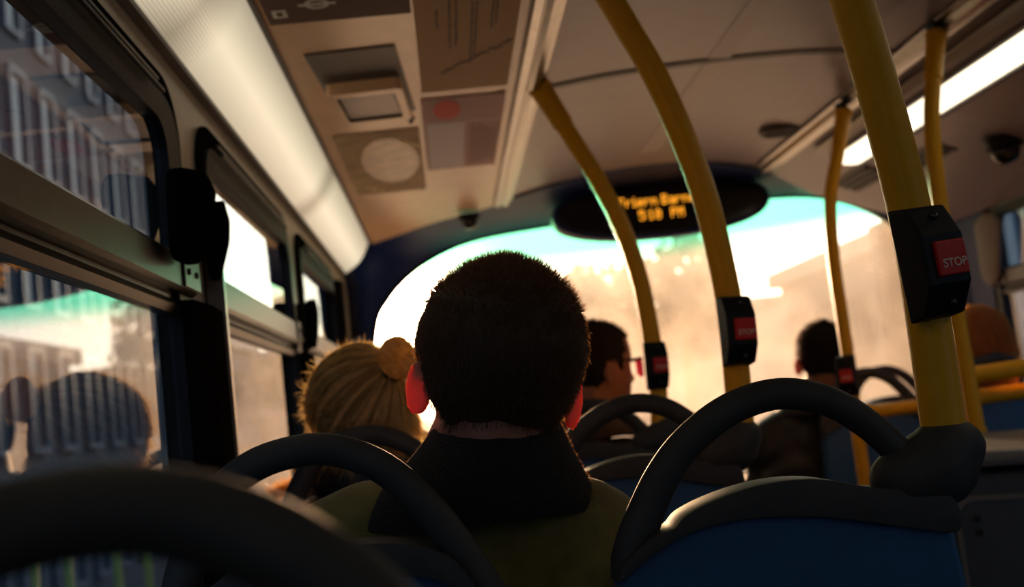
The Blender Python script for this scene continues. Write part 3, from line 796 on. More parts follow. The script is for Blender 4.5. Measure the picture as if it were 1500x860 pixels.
# ================================================================ POLES with bell pushes
def bell(parent, loc, yaw, s=1.0, lean=0, letters=True):
    h = prism('bell_push', [(0.0, 0.0), (-.026, .004), (-.046, .036), (-.046, .088), (-.028, .120), (0.0, .124)], 'x', -.0265, .0265, M_black, parent, bevel=.003)
    h.location = loc; h.rotation_euler = (0, lean, yaw); h.scale = (s, s, s)
    b = box('red_button', (0.004, -.047, .062), (.037, .008, .037), M_red, h, .002)
    if letters: text_mesh('stop_lettering', 'STOP', .0125, M_let, h, (.005, -.0515, .056), (PI/2, 0, 0), .0003, .0002)
    for z, y in ((.108, -.036), (.016, -.036)):
        bm = bmesh.new(); bmesh.ops.create_uvsphere(bm, u_segments=12, v_segments=8, radius=.0042); bmesh.ops.translate(bm, vec=(.004, y, z), verts=bm.verts)
        from_bm('screw', bm, M_darkalu, h, True)
    return h
def pole(label, pts, r, sleeve=True, group='yellow grab poles on the left aisle seats'):
    base = pts[0]
    t = thing('grab_pole', label, 'grab pole', base, 0, group)
    L = [Vector(p)-Vector(base) for p in pts]
    path = catmull(L, 8)
    V, F = tube_data(path, r, 24)
    mk('pole_tube', V, F, M_yel, t, smooth=True)
    if sleeve:
        d = (L[-1]-L[-2]).normalized(); e = L[-1]
        a = e-d*(.050 if 'second' in label else .108)
        V, F = tube_data([a-d*.004, a, a+d*.006, a+d*.03, e-d*.012, e-d*.006, e, e+d*.008], [r*1.12, r*1.2, r*1.16, r*1.17, r*1.28, r*1.42, r*1.42, r*1.2], 24)
        mk('ceiling_sleeve', V, F, M_yel, t, smooth=False)
        V, F = tube_data([e, e+Vector((-.01, 0, .03))], [r*.9, r*.9], 16)
        mk('fixing_bracket', V, F, M_darkalu, t)
    return t
def lean(pts, dy):
    """pull the upper end of a pole a little towards the rear of the bus"""
    z0, z1 = pts[0][2], 1.93; out = []
    for x, y, z in pts:
        k = max(0, (z-1.25)/(1.93-1.25)); y2 = y-dy*k*k; f = y2/y
        out.append((x*f, y2, 1.15+(z-1.15)*f))
    return out
p1 = lean([(.522, 1.162, 1.055), (.523, 1.162, 1.10), (.524, 1.162, 1.18), (.5225, 1.162, 1.30), (.511, 1.162, 1.42), (.495, 1.162, 1.545), (.474, 1.162, 1.66), (.44, 1.162, 1.79), (.385, 1.162, 1.94)], .05)
P1 = pole('thick yellow grab pole nearest the camera with a red stop button at its middle', p1, .0235)
bell(P1, (-.003, -.016, .135), math.radians(14), 1.0, math.radians(-4))
p2 = lean([(.497, 1.912, 1.05), (.503, 1.912, 1.15), (.506, 1.912, 1.25), (.504, 1.912, 1.34), (.486, 1.912, 1.50), (.436, 1.912, 1.69), (.383, 1.912, 1.82), (.318, 1.912, 1.965)], .03)
P2 = pole('second yellow grab pole with a red stop button, curving up right of the olive jacket', p2, .0235)
bell(P2, (.004, -.016, .125), math.radians(6), 1.0, math.radians(2))
p3 = [(.492, 2.662, 1.04), (.502, 2.662, 1.14), (.504, 2.662, 1.24), (.492, 2.662, 1.42), (.463, 2.662, 1.56), (.415, 2.662, 1.69), (.350, 2.662, 1.83), (.300, 2.662, 1.935)]
P3 = pole('third yellow grab pole with collared top, in front of the oval display', lean(p3, .05), .0220)
bell(P3, (.004, -.015, .110), math.radians(4), .95, math.radians(2))
GR = 'yellow grab poles right of the aisle'
P4 = pole('thin yellow pole standing by the dark haired passenger right of the aisle', [(1.143, 3.10, .35), (1.143, 3.10, .93), (1.146, 3.10, 1.10), (1.146, 3.10, 1.28), (1.146, 3.10, 1.47), (1.163, 3.10, 1.65), (1.205, 3.10, 1.78), (1.240, 3.10, 1.90)], .0185, True, GR)
bell(P4, (-.006, -.012, .72), math.radians(-35), .95)
P5 = pole('short stretch of yellow pole under the right light strip, behind the nearest pole', [(1.20, 2.47, .30), (1.19, 2.47, .9), (1.183, 2.47, 1.3), (1.185, 2.47, 1.55), (1.195, 2.47, 1.70), (1.214, 2.47, 1.80), (1.24, 2.47, 1.915)], .0185, True, GR)
P1['group'] = P2['group'] = P3['group'] = 'yellow grab poles on the left aisle seats'

# guard rails of the stairwell
def guard(label, pts, r, ext):
    t = thing('guard_rail', label, 'guard rail', pts[0], 0, 'yellow stairwell guard rails')
    L = [Vector(p)-Vector(pts[0]) for p in pts]
    tube('rail_tube', L, r, M_yel, t, n=6, seg=16)
    for k in ext:
        e = L[k]
        V, F = tube_data([e+Vector((-.02, 0, 0)), e+Vector((.02, 0, 0))], [r*1.3, r*1.3], 16); mk('rail_collar', V, F, M_yel, t)
    return t
guard('upper yellow horizontal guard rail below the golden haired passenger', [(1.20, 2.56, 1.098), (1.45, 2.56, 1.105), (1.98, 2.56, 1.11)], .021, (0,))
guard('lower yellow horizontal rail running right from the far pole', [(1.16, 3.09, 1.018), (1.5, 3.09, 1.022), (1.98, 3.09, 1.03)], .019, (0,))
guard('yellow rail that bends down behind the nearest ball joint', [(1.85, 2.62, 1.05), (1.5, 2.60, 1.048), (1.25, 2.60, 1.045), (1.20, 2.6, 1.04), (1.235, 2.60, 1.00), (1.258, 2.60, .95), (1.262, 2.60, .80), (1.262, 2.60, .30)], .019, ())

# stairwell enclosure: ledge and bolted panel
t = thing('stairwell_panel', 'grey-blue stairwell enclosure with bolted panel at the lower right edge', 'panel', (.90, 2.06, 0), math.radians(-34))
box('enclosure_body', (.45, .25, .465), (.90, .48, .93), M_shelf, t, .02)
box('ledge', (.45, .235, .955), (.94, .53, .03), M_ledge, t, .012)
o = prism('cover_plate', rrect(.025, .85, .15, .885, .035), 'y', -.004, .012, M_shelf, t, bevel=.003)
ring('plate_edge', rrect(.022, .853, .147, .888, .036), rrect(.032, .843, .157, .878, .03), 'y', -.007, .0, M_ledge, t)
for z in (.845, .820):
    bm = bmesh.new(); bmesh.ops.create_cone(bm, cap_ends=True, segments=12, radius1=.007, radius2=.006, depth=.006)
    bmesh.ops.rotate(bm, cent=(0, 0, 0), matrix=Matrix.Rotation(PI/2, 3, 'X'), verts=bm.verts); bmesh.ops.translate(bm, vec=(.06, -.008, z), verts=bm.verts)
    from_bm('bolt', bm, M_darkalu, t)
# roller blind folded beside the right window
tt = thing('roller_blind', 'grey fabric blind bunched at the front end of the right window', 'blind', (1.975, 3.78, 1.50))
bm = bmesh.new(); hull_into(bm, [((0, .0, .10), (.018, .10, .05)), ((0, .03, -.06), (.015, .07, .06))], 2)
blob('blind_fabric', bm, .008, 3, M_blind, tt)

# ================================================================ PEOPLE
HZ = np.array([-.115, -.10, -.08, -.05, -.02, .01, .04, .07, .09, .105, .115, .120])
HA = np.array([.020, .036, .048, .060, .070, .075, .077, .072, .060, .043, .024, .003])
HF = np.array([.070, .084, .087, .089, .091, .090, .093, .088, .076, .056, .034, .003])
HB = np.array([-.02, .00, .035, .072, .092, .102, .106, .101, .087, .064, .038, .003])
def head_point(az, z, grow=0.0):
    a = np.interp(z, HZ, HA); f = np.interp(z, HZ, HF); b = np.interp(z, HZ, HB)
    s, c = np.sin(az), np.cos(az)
    p = .88
    x = a*np.sign(s)*np.abs(s)**p
    y = np.where(c > 0, f*np.abs(c)**p, -b*np.abs(c)**p)
    # face relief
    g = np.exp(-(az/.16)**2)
    y = y+g*np.where(c > 0, 1, 0)*(.024*np.exp(-((z+.035)/.014)**2)+.012*np.exp(-((z+.015)/.018)**2)+.006*np.exp(-((z+.072)/.008)**2)+.005*np.exp(-((z+.082)/.006)**2)+.004*np.exp(-((z+.103)/.008)**2))
    for sg in (-1, 1):
        y = y-.012*np.exp(-((az-sg*.42)/.18)**2-((z-.002)/.012)**2)
        y = y+.004*np.exp(-((az-sg*.40)/.22)**2-((z-.022)/.007)**2)
    return x, y, z+0*az
def head_bm(bm, T, scale):
    V = []; F = []; n = 64
    zs = np.unique(np.concatenate([np.linspace(-.115, .09, 60), [.095, .10, .105, .110, .115, .118, .120]]))
    for z in zs:
        az = np.linspace(-PI, PI, n, endpoint=False)
        x, y, zz = head_point(az, z)
        for i in range(n): V.append(T @ (Vector((x[i], y[i], z))*scale))
    for j in range(len(zs)-1):
        for i in range(n): F.append((j*n+i, j*n+(i+1) % n, (j+1)*n+(i+1) % n, (j+1)*n+i))
    F.append(tuple(range(n))[::-1]); F.append(tuple((len(zs)-1)*n+i for i in range(n)))
    me = bpy.data.meshes.new('tmp'); me.from_pydata([tuple(v) for v in V], [], F); bm.from_mesh(me); bpy.data.meshes.remove(me)
def ear_into(bm, T, scale, sg):
    c = Vector((sg*.082, -.012, -.024))
    rot = Matrix.Rotation(sg*math.radians(-24), 4, 'Z') @ Matrix.Rotation(math.radians(-8), 4, 'X')
    E = T @ Matrix.Translation(c*scale) @ rot
    P = []
    for k in range(15):
        a = math.radians(-75+k*330/14)
        u = math.cos(a)*.0165-.006; v = math.sin(a)*.028+.004 if math.sin(a) > -.4 else math.sin(a)*.030+.004
        P.append(E @ (Vector((sg*(.004-.004*math.cos(a)), -(.008+u), v*.95))*scale))
    for i in range(len(P)-1):
        hull_into(bm, [(P[i], .0042*scale), (P[i+1], .0042*scale)], 1)
    for k in range(0, 14):
        hull_into(bm, [(P[k], .003*scale), (E @ (Vector((sg*.002, -.012, .0))*scale), .004*scale), (P[k+1], .003*scale)], 1)
def hand_into(bm, w, d, side, r=1.0):
    """palm and five curled fingers; w wrist, d forward direction"""
    d = d.normalized(); up = Vector((0, 0, 1)); sd = d.cross(up).normalized()*side
    pc = w+d*.05
    hull_into(bm, [(w, .024), (pc+sd*.026, .013), (pc-sd*.026, .013), (pc+d*.03+sd*.028, .011), (pc+d*.03-sd*.030, .011)], 1)
    for k, (o, L) in enumerate(((-.030, .060), (-.010, .074), (.010, .070), (.029, .056))):
        a = pc+d*.030+sd*o; b = a+d*L*.42-up*.004; c = b+d*L*.30-up*.014; e = c+d*L*.16-up*.016
        for p, q, r1, r2 in ((a, b, .0095, .0088), (b, c, .0088, .0080), (c, e, .0080, .0068)):
            hull_into(bm, [(p, r1), (q, r2)], 1)
    a = w+d*.025-sd*.026; b = a+d*.028-sd*.020-up*.006; c = b+d*.028-sd*.004-up*.010
    hull_into(bm, [(a, .013), (b, .0105)], 1); hull_into(bm, [(b, .0105), (c, .0082)], 1)
def person(label, X, Y, Zs, head, yaw, tilt, hs, shw, jm, skin, chest_dx=0, slope=.0, group=None, quilt=False):
    """seated figure. X,Y hip centre; Zs shoulder height; head centre; shw half shoulder width"""
    t = thing('person', label, 'person', (X, Y, 0), 0)
    O = Vector((X, Y, 0)); Hc = Vector(head)-O
    T = Matrix.Translation(Hc) @ Matrix.Rotation(yaw, 4, 'Z') @ Matrix.Rotation(tilt[1], 4, 'Y') @ Matrix.Rotation(tilt[0], 4, 'X')
    cx = chest_dx
    bm = bmesh.new()
    head_bm(bm, T, hs)
    for sg in (-1, 1): ear_into(bm, T, hs, sg)
    nb = Vector((cx+(Hc.x-cx)*.35, .0, Zs+.015))
    hull_into(bm, [(T @ Vector((0, -.030, -.05))*1.0, .060*hs), (nb, (.062, .060, .05))])
    hull_into(bm, [((cx-.13, 0, Zs-.06), .045), ((cx+.13, 0, Zs-.06), .045), ((cx, .0, Zs-.25), (.15, .09, .1))])
    hull_into(bm, [((cx, .0, Zs-.25), (.14, .09, .1)), ((0, 0, .58), (.16, .10, .08))])
    jb = bmesh.new(); tb = bmesh.new()
    hull_into(jb, [((cx-shw+.060, .0, Zs-.075+slope), (.060, .075, .062)), ((cx+shw-.060, .0, Zs-.075-slope), (.060, .075, .062)), ((cx-.10, .0, Zs-.035+slope*.6), (.05, .07, .035)), ((cx+.10, .0, Zs-.035-slope*.6), (.05, .07, .035)), ((cx, 0, Zs-.26), (shw-.015, .125, .12))], 3)
    hull_into(jb, [((cx, 0, Zs-.26), (shw-.015, .125, .12)), ((0, .01, .60), (.18, .13, .10))], 2)
    for sg in (-1, 1):
        sh = Vector((cx+sg*(shw-.045), .0, Zs-.085-sg*slope)); elb = Vector((cx+sg*(shw+.005), .09, Zs-.34)); wr = Vector((sg*.12, .32, .66))
        hull_into(jb, [(sh, .062), (elb, .052)]); hull_into(jb, [(elb, .052), (wr, .040)])
        hull_into(bm, [(sh, .045), (elb, .038)], 1); hull_into(bm, [(elb, .038), (wr+Vector((0, .03, 0)), .026)], 1)
        hand_into(bm, wr+Vector((0, .035, 0)), Vector((-sg*.05, .12, -.03)), sg)
        hip = Vector((sg*.09, .02, .56)); kn = Vector((sg*.13, .40, .54)); an = Vector((sg*.13, .40, .10))
        hull_into(tb, [(hip, .085), (kn, .062)]); hull_into(tb, [(kn, .062), (an, .045)])
        hull_into(bm, [(hip, .07), (kn, .05)], 1); hull_into(bm, [(kn, .05), (an, .035)], 1)
        hull_into(bm, [(an+Vector((0, -.02, -.04)), .03), (an+Vector((0, .12, -.06)), .025)], 1)
    hull_into(tb, [((-.09, .02, .56), .088), ((.09, .02, .56), .088)])
    body = blob('body', bm, .0042, 3, skin, t)
    def dsp(v):
        return .005*np.sin(v[:, 2]*70+np.sin(v[:, 0]*23)*2.0)*np.clip((Zs-.06-v[:, 2])*10, 0, 1)+.004*np.sin(v[:, 0]*34+v[:, 2]*22)
    def dq(v): return .008*np.abs(np.sin((v[:, 2])*PI/.075))-.004
    blob('jacket', jb, .008, 4, jm, t, dq if quilt else dsp)
    blob('trousers', tb, .011, 3, M_jeans, t)
    for sg in (-1, 1):
        sb = bmesh.new(); hull_into(sb, [((sg*.13, .38, .045), (.042, .05, .045)), ((sg*.135, .52, .035), (.043, .055, .034))])
        blob('shoe', sb, .008, 2, M_shoe, t)
    return t, T, hs
def strand_mesh(name, roots, dirs, lens, width, mat, parent, curl=.0, grav=.0, segs=3, shade=None):
    V = []; F = []
    for i in range(len(roots)):
        p = Vector(roots[i]); d = Vector(dirs[i]).normalized(); L = lens[i]
        s = d.cross(Vector(rng.normal(size=3))).normalized()*width
        k = len(V)
        for j in range(segs+1):
            u = 1-j/segs
            if j == segs: V.append(p)
            else: V += [p-s*(.35+.65*u), p+s*(.35+.65*u)]
            d = (d+Vector((0, 0, -grav))+Vector(rng.normal(size=3))*curl).normalized()
            p = p+d*(L/segs)
        for j in range(segs-1): F.append((k+2*j, k+2*j+1, k+2*j+3, k+2*j+2))
        F.append((k+2*segs-2, k+2*segs-1, k+2*segs))
    me = bpy.data.meshes.new(name); me.from_pydata([tuple(v) for v in V], [], F); me.update(); me.materials.append(mat)
    at_ = me.attributes.new('shade', 'FLOAT', 'POINT')
    sv = np.repeat(np.clip(shade if shade is not None else rng.random(len(roots)), 0, 1), 2*segs+1)
    at_.data.foreach_set('value', sv.astype(np.float32))
    o = bpy.data.objects.new(name, me); COL.objects.link(o); o.parent = parent
    return o
def scalp_ok(az, z, nape=-.085):
    """hair zone: az 0 is the face, pi the back"""
    a = abs(az)
    if a > 2.5: return z > nape+.012*abs(math.sin(a*3))
    if a > 1.75: return z > -.030+(nape+.034)*((a-1.75)/.75)**1.3
    if a > 1.45: return z > .012+.02*(1.75-a)
    if a > 1.15: return z > -.01 if a > 1.3 else z > .03
    return z > .070
def shade_by(o, fn):
    at_ = o.data.attributes.new('shade', 'FLOAT', 'POINT')
    at_.data.foreach_set('value', np.array([min(1, max(0, fn(v.co))) for v in o.data.vertices], dtype=np.float32))
    return o
def cap(name, T, hs, grow, mat, parent, nape=-.085, bulge=None):
    """the mass of hair under the strands: a closed shell over the scalp"""
    n = 96; zs = np.linspace(-.10, .1199, 64); V = []; idx = {}; F = []
    for j, z in enumerate(zs):
        for i in range(n):
            az = -PI+2*PI*i/n
            x, y, _ = head_point(np.array([az]), z)
            ok = scalp_ok(az, z, nape)
            g = grow if ok else -.004
            q = Vector((x[0], y[0], z)); nrm = Vector((x[0], y[0]*.8, max(0, z-.02)*1.3)).normalized()
            b = bulge(az, z) if (bulge and ok) else 0
            V.append(T @ ((q+nrm*(g+b))*hs))
    for j in range(63):
        for i in range(n): F.append((j*n+i, j*n+(i+1) % n, (j+1)*n+(i+1) % n, (j+1)*n+i))
    F.append(tuple(63*n+i for i in range(n)))
    return shade_by(mk(name, V, F, mat, parent, smooth=True), lambda c: .45)
def scalp_samples(T, hs, count, grow, nape=-.085, bulge=None):
    R_, D_, A_ = [], [], []
    T3 = T.to_3x3()
    while len(R_) < count:
        az = rng.uniform(-PI, PI); z = .1199-(.21)*rng.random()**1.25
        if not scalp_ok(az, z, nape-.004): continue
        x, y, _ = head_point(np.array([az]), z)
        q = Vector((x[0], y[0], z)); nrm = Vector((x[0], y[0]*.8, max(0, z-.02)*1.3)).normalized()
        R_.append(T @ ((q+nrm*(grow+(bulge(az, z) if bulge else 0)))*hs)); D_.append((T3 @ nrm, az, z)); A_.append(1)
    return R_, D_

# --- the man in the olive jacket
manHS = 1.10
t, T, hs = person('man seen from behind in an olive jacket with black fleece collar and short brown hair', -.02, 1.345, 1.075, (.056, 1.315, 1.188), math.radians(7), (math.radians(5), math.radians(12)), manHS, .222, M_olive, M_skin, chest_dx=.005, slope=.004)
MAN = t
def man_bulge(az, z): return .010*max(0, 1-abs(z-.03)/.10)+.004*math.sin(az*5)*0
hc = cap('hair', T, hs, .006, H_brown, t, -.085, man_bulge)
R_, D_ = scalp_samples(T, hs, 17000, .0055, -.085, man_bulge)
T3 = T.to_3x3(); dirs = []; lens = []
for (nrm, az, z) in D_:
    down = T3 @ Vector((0, -.35, -.75 if z < .07 else -.05))
    topk = min(1, max(0, (z-.035)/.075))
    dirs.append(nrm*(.30+.35*topk)+down*(1.0-.55*topk)+Vector(rng.normal(size=3))*.16)
    lens.append(.0065+.010*topk*rng.random()+.004*rng.random())
strand_mesh('hair_strands', R_, dirs, lens, .00042, H_brown, t, curl=.07, grav=.02)['kind'] = 'stuff'
# collar: thick fleece stand-up collar, lofted with a rolled top edge, open at the throat
def collar(parent, rings, mat, th, n=48, gap=.5):
    V = []; F = []
    prof = rings
    for (c, rx, ry) in prof:
        for k in range(n+1):
            a = -PI/2-PI+gap/2+(2*PI-gap)*k/n      # starts right of the throat, runs round the nape
            a = PI/2+gap/2+(2*PI-gap)*k/n
            V.append(Vector((c[0]+rx*math.cos(a), c[1]+ry*math.sin(a), c[2]+.003*math.sin(a*5+c[0]*50))))
    for j in range(len(prof)-1):
        for k in range(n): F.append((j*(n+1)+k, j*(n+1)+k+1, (j+1)*(n+1)+k+1, (j+1)*(n+1)+k))
    o = mk('collar', V, F, mat, parent, smooth=True)
    s = o.modifiers.new('s', 'SOLIDIFY'); s.thickness = th; s.offset = 0
    b = o.modifiers.new('b', 'SUBSURF'); b.levels = 2; b.render_levels = 2
    bake_mods(o); o.data.polygons.foreach_set('use_smooth', [True]*len(o.data.polygons))
    return o
ox, oy = -.02, 1.345
collar(t, [((.048-ox, -.020, 1.105), .062, .066), ((.048-ox, -.022, 1.130), .064, .068), ((.047-ox, -.024, 1.131), .072, .078), ((.042-ox, -.024, 1.108), .084, .090), ((.030-ox, -.022, 1.082), .104, .102), ((.018-ox, -.02, 1.052), .130, .110), ((.012-ox, -.02, 1.022), .144, .105)], M_fleece, .010)

fz, fd = [], []
rg = [(1.134, .066, .070, 0.048), (1.131, .076, .083, .047), (1.108, .089, .095, .042), (1.082, .109, .107, .030), (1.052, .135, .115, .018), (1.024, .149, .110, .012)]
for k in range(6500):
    i = min(4, int(rng.random()*5)); u = rng.random(); A0, A1 = rg[i], rg[i+1]
    z_, rx, ry, c_ = [A0[q]*(1-u)+A1[q]*u for q in range(4)]
    a = PI/2+.25+(2*PI-.5)*rng.random()
    fz.append(Vector((c_-ox+rx*math.cos(a), -.022+ry*math.sin(a), z_))); fd.append(Vector((math.cos(a), math.sin(a), .6))+Vector(rng.normal(size=3))*.5)
H_fuzz = strandmat('fleece_fibre', (0.006, 0.005, 0.005), (0.85, 0.40, 0.16), .16, .95)
strand_mesh('collar_fibres', fz, fd, [.003+.003*rng.random() for _ in fz], .0003, H_fuzz, t, curl=.3, segs=2)['kind'] = 'stuff'
# --- the blonde woman with the bun
t, T, hs = person('woman with blonde hair tied up in a bun, wearing a black coat', -.135, 2.10, 1.035, (-.165, 2.06, 1.150), math.radians(14), (math.radians(-2), math.radians(-10)), 1.04, .215, M_coat, M_skin, chest_dx=-.01)
def bl_bulge(az, z): return .006*max(0, 1-abs(z-.02)/.12)
hcap = cap('hair', T, hs, .010, H_blond, t, -.075, bl_bulge)
bunL = Vector((.088, -.075, .088))   # in head space, before scale
B = Vector((-.090, 1.955, 1.258))-Vector((-.135, 2.10, 0))
bb = bmesh.new()
T3 = T.to_3x3()
tw = [B+T3 @ Vector((.020*math.cos(a), -.010+.012*math.sin(2*a), .024*math.sin(a))) for a in np.linspace(0, 2*PI, 10)]
for i in range(9): hull_into(bb, [(tw[i], .017), (tw[i+1], .017)])
hull_into(bb, [(B, .022), (T @ (Vector((.050, -.085, .055))*hs), .020)])
hull_into(bb, [(B+T3 @ Vector((.008, -.01, .02)), .018), (B+T3 @ Vector((.013, .0, .025)), .013)])
bo = blob('hair_bun', bb, .004, 3, H_blond, t)
shade_by(bo, lambda c: .14+.20*math.sin((c.x*1.3+c.z)*260+math.sin(c.z*120)*1.5))
_ax = (B).normalized()
_c0 = T @ Vector((0, 0, .0)); _a = (B-_c0).normalized(); _e1 = _a.cross(Vector((0, 1, 0))).normalized(); _e2 = _a.cross(_e1)
def flow_ang(p):
    d = Vector(p)-_c0
    return math.atan2(d.dot(_e1), d.dot(_e2))
def streak(p):
    a = flow_ang(p)
    return .42+.22*math.sin(a*17+1.0)+.20*math.sin(a*31+2.2)+.12*math.sin(a*53)
hcap.data.attributes.remove(hcap.data.attributes['shade']); shade_by(hcap, streak)
tb_ = mk('hair_tie', *tube_data([B+T3 @ (Vector((.021*math.cos(a)-.010, -.0, .021*math.sin(a)-.014))) for a in np.linspace(0, 2*PI, 20)], .005, 8), M_black, t, smooth=True)
R_, D_ = scalp_samples(T, hs, 9000, .018, -.075)
dirs = []; lens = []
for r0, (nrm, az, z) in zip(R_, D_):
    to = (B-r0); L = to.length
    tang = (to-nrm*to.dot(nrm)).normalized()
    dirs.append(tang+nrm*.02+Vector(rng.normal(size=3))*.025); lens.append(min(L*.7, .06)*(.6+.4*rng.random()))
strand_mesh('hair_strands', R_, dirs, lens, .0010, H_blond, t, curl=.012, grav=.0, segs=4, shade=np.array([streak(r0)+.15*rng.normal() for r0 in R_]))['kind'] = 'stuff'
R2, D2 = scalp_samples(T, hs, 700, .016, -.075)
strand_mesh('loose_hairs', R2, [n_+T3 @ Vector((-.2, 0, -.3))+Vector(rng.normal(size=3))*.5 for (n_, a_, z_) in D2], [.012+.022*rng.random() for _ in D2], .0005, H_blond, t, curl=.25, grav=.03, segs=4)['kind'] = 'stuff'
Lb = [B+T3 @ (Vector(rng.normal(size=3)).normalized()*.030) for _ in range(900)]
strand_mesh('bun_strands', Lb, [(p-B)+Vector(rng.normal(size=3))*.006 for p in Lb], [.016+.014*rng.random() for _ in Lb], .0006, H_blond, t, curl=.3, segs=4)['kind'] = 'stuff'
# left side and nape: looser lengths of hair falling over the collar
R3_, D3_ = [], []
for k in range(2600):
    az = -PI*.5-.9*rng.random() if k % 2 else rng.uniform(PI*.62, PI*1.35); z = rng.uniform(-.07, .0)
    x, y, _ = head_point(np.array([az]), z); q = Vector((x[0], y[0], z)); n_ = Vector((x[0], y[0], 0)).normalized()
    R3_.append(T @ ((q+n_*.016)*hs)); D3_.append(T3 @ (n_*.35+Vector((0, 0, -1)))+Vector(rng.normal(size=3))*.2)
strand_mesh('nape_hair', R3_, D3_, [.02+.035*rng.random() for _ in R3_], .0005, H_blond, t, curl=.12, grav=.05, segs=4)['kind'] = 'stuff'
R4_, D4_ = [], []
for k in range(1300):
    az = -PI*.5+rng.normal()*.45; z = rng.uniform(-.07, .10)
    x, y, _ = head_point(np.array([az]), z); q = Vector((x[0], y[0], z)); n_ = Vector((x[0], y[0], z*.5)).normalized()
    R4_.append(T @ ((q+n_*.014)*hs)); D4_.append(T3 @ (n_*.8+Vector((0, -.2, -.5)))+Vector(rng.normal(size=3))*.45)
strand_mesh('flyaway_hairs', R4_, D4_, [.010+.022*rng.random()**2 for _ in R4_], .00045, H_blond, t, curl=.25, grav=.05, segs=4, shade=np.full(len(R4_), .9))['kind'] = 'stuff'
# hood roll of her coat with golden fur edge
hb = bmesh.new()
for k in range(12):
    a0, a1 = [PI*.55+2*PI*.95*(k+q)/12*1.0 for q in (0, 1)]
    P_ = lambda a: Vector((-.02+.105*math.cos(a), -.01+.095*math.sin(a), 1.055))
    hull_into(hb, [(P_(a0), .034), (P_(a1), .034)])
blob('hood', hb, .008, 4, M_coat, t)
fr_, fd_ = [], []
for k in range(1500):
    a = rng.uniform(0, 1); x = -.215+.10*a; q = Vector((x+.0, -.03+rng.normal()*.02, 1.035+.02*a+rng.normal()*.006))
    fr_.append(q); fd_.append(Vector(rng.normal(size=3))+Vector((-.4, 0, 1.2)))
strand_mesh('fur_trim', fr_, fd_, [.012+.018*rng.random() for _ in fr_], .0008, H_gold, t, curl=.3, segs=3)['kind'] = 'stuff'

# --- the man in sunglasses
t, T, hs = person('man in profile with sunglasses and cropped dark hair, in a dark brown jacket', .325, 2.86, 1.04, (.385, 2.86, 1.222), math.radians(-62), (0, 0), 1.04, .215, M_coat2, M_skin2, quilt=True)
cap('hair', T, hs, .004, H_dark, t)
R_, D_ = scalp_samples(T, hs, 2500, .004)
strand_mesh('hair_strands', R_, [n_+Vector((0, 0, -.3)) for (n_, a, z) in D_], [.006]*len(R_), .0008, H_dark, t)['kind'] = 'stuff'
gl = bmesh.new(); Th = T
def HP(x, y, z): return Th @ (Vector((x, y, z))*hs)
for sg in (-1, 1):
    hull_into(gl, [(HP(sg*.078, -.005, .012), .003), (HP(sg*.076, .085, .014), .0045)], 1)
    hull_into(gl, [(HP(sg*.076, .085, .014), .005), (HP(sg*.010, .112, .014), .005)], 1)
hull_into(gl, [(HP(-.012, .112, .012), .0045), (HP(.012, .112, .012), .0045)], 1)
g = blob('sunglasses', gl, .0028, 1, M_black, t)
for sg in (-1, 1):
    V = [HP(sg*.074, .090, .012), HP(sg*.012, .116, .012), HP(sg*.014, .115, -.024), HP(sg*.040, .110, -.034), HP(sg*.066, .096, -.026)]
    W_ = [v+(T.to_3x3() @ Vector((0, -.002, 0))) for v in V]
    mk('lens', V+W_, [(0, 1, 2, 3, 4), (9, 8, 7, 6, 5)]+[(i, (i+1) % 5, 5+(i+1) % 5, 5+i) for i in range(5)], M_lens, g)
collar(t, [((.05, -.0, 1.12), .065, .066), ((.04, -.0, 1.125), .085, .085), ((.03, 0, 1.09), .11, .10), ((.01, 0, 1.04), .14, .11)], M_coat2, .012)

# --- dark haired passenger right of the aisle
t, T, hs = person('dark haired passenger in a black coat leaning out beyond the aisle', 1.15, 3.60, 1.035, (1.235, 3.56, 1.185), math.radians(-12), (math.radians(4), math.radians(6)), 1.0, .20, M_coat, M_skin2, chest_dx=.02, slope=0)
cap('hair', T, hs, .008, H_dark, t)
R_, D_ = scalp_samples(T, hs, 2500, .008)
strand_mesh('hair_strands', R_, [n_*.6+Vector((0, 0, -.5)) for (n_, a, z) in D_], [.014]*len(R_), .0009, H_dark, t)['kind'] = 'stuff'
collar(t, [((.06, -.03, 1.09), .064, .064), ((.055, -.03, 1.095), .08, .08), ((.04, -.02, 1.05), .11, .10), ((.03, 0, 1.01), .14, .11)], M_coat, .012)

# --- golden haired passenger by the right window
t, T, hs = person('passenger with loose golden brown hair sitting by the right window', 1.74, 3.60, .99, (1.755, 3.56, 1.165), math.radians(5), (0, 0), 1.05, .19, M_coat, M_skin, chest_dx=0)
cap('hair', T, hs, .012, H_gold, t, -.098, bl_bulge)
R_, D_ = scalp_samples(T, hs, 6000, .022, -.098)
strand_mesh('hair_strands', R_, [n_*.18+Vector((0, -.1, -1)) for (n_, a, z) in D_], [.03+.05*rng.random()*(1 if z < .05 else .4) for (n_, a, z) in D_], .0012, H_gold, t, curl=.05, grav=.15, segs=4)['kind'] = 'stuff'
T3 = T.to_3x3(); R4_, D4_ = [], []
for k in range(2200):
    az = -PI*.55+rng.normal()*.35; z = rng.uniform(-.09, .09)
    x, y, _ = head_point(np.array([az]), z); q = Vector((x[0], y[0], z)); n_ = Vector((x[0], y[0], z*.5)).normalized()
    R4_.append(T @ ((q+n_*.020)*hs)); D4_.append(T3 @ (n_*.5+Vector((0, 0, -1)))+Vector(rng.normal(size=3))*.15)
strand_mesh('loose_hairs', R4_, D4_, [.03+.05*rng.random() for _ in R4_], .0010, H_gold, t, curl=.08, grav=.08, segs=4, shade=rng.random(len(R4_)))['kind'] = 'stuff'
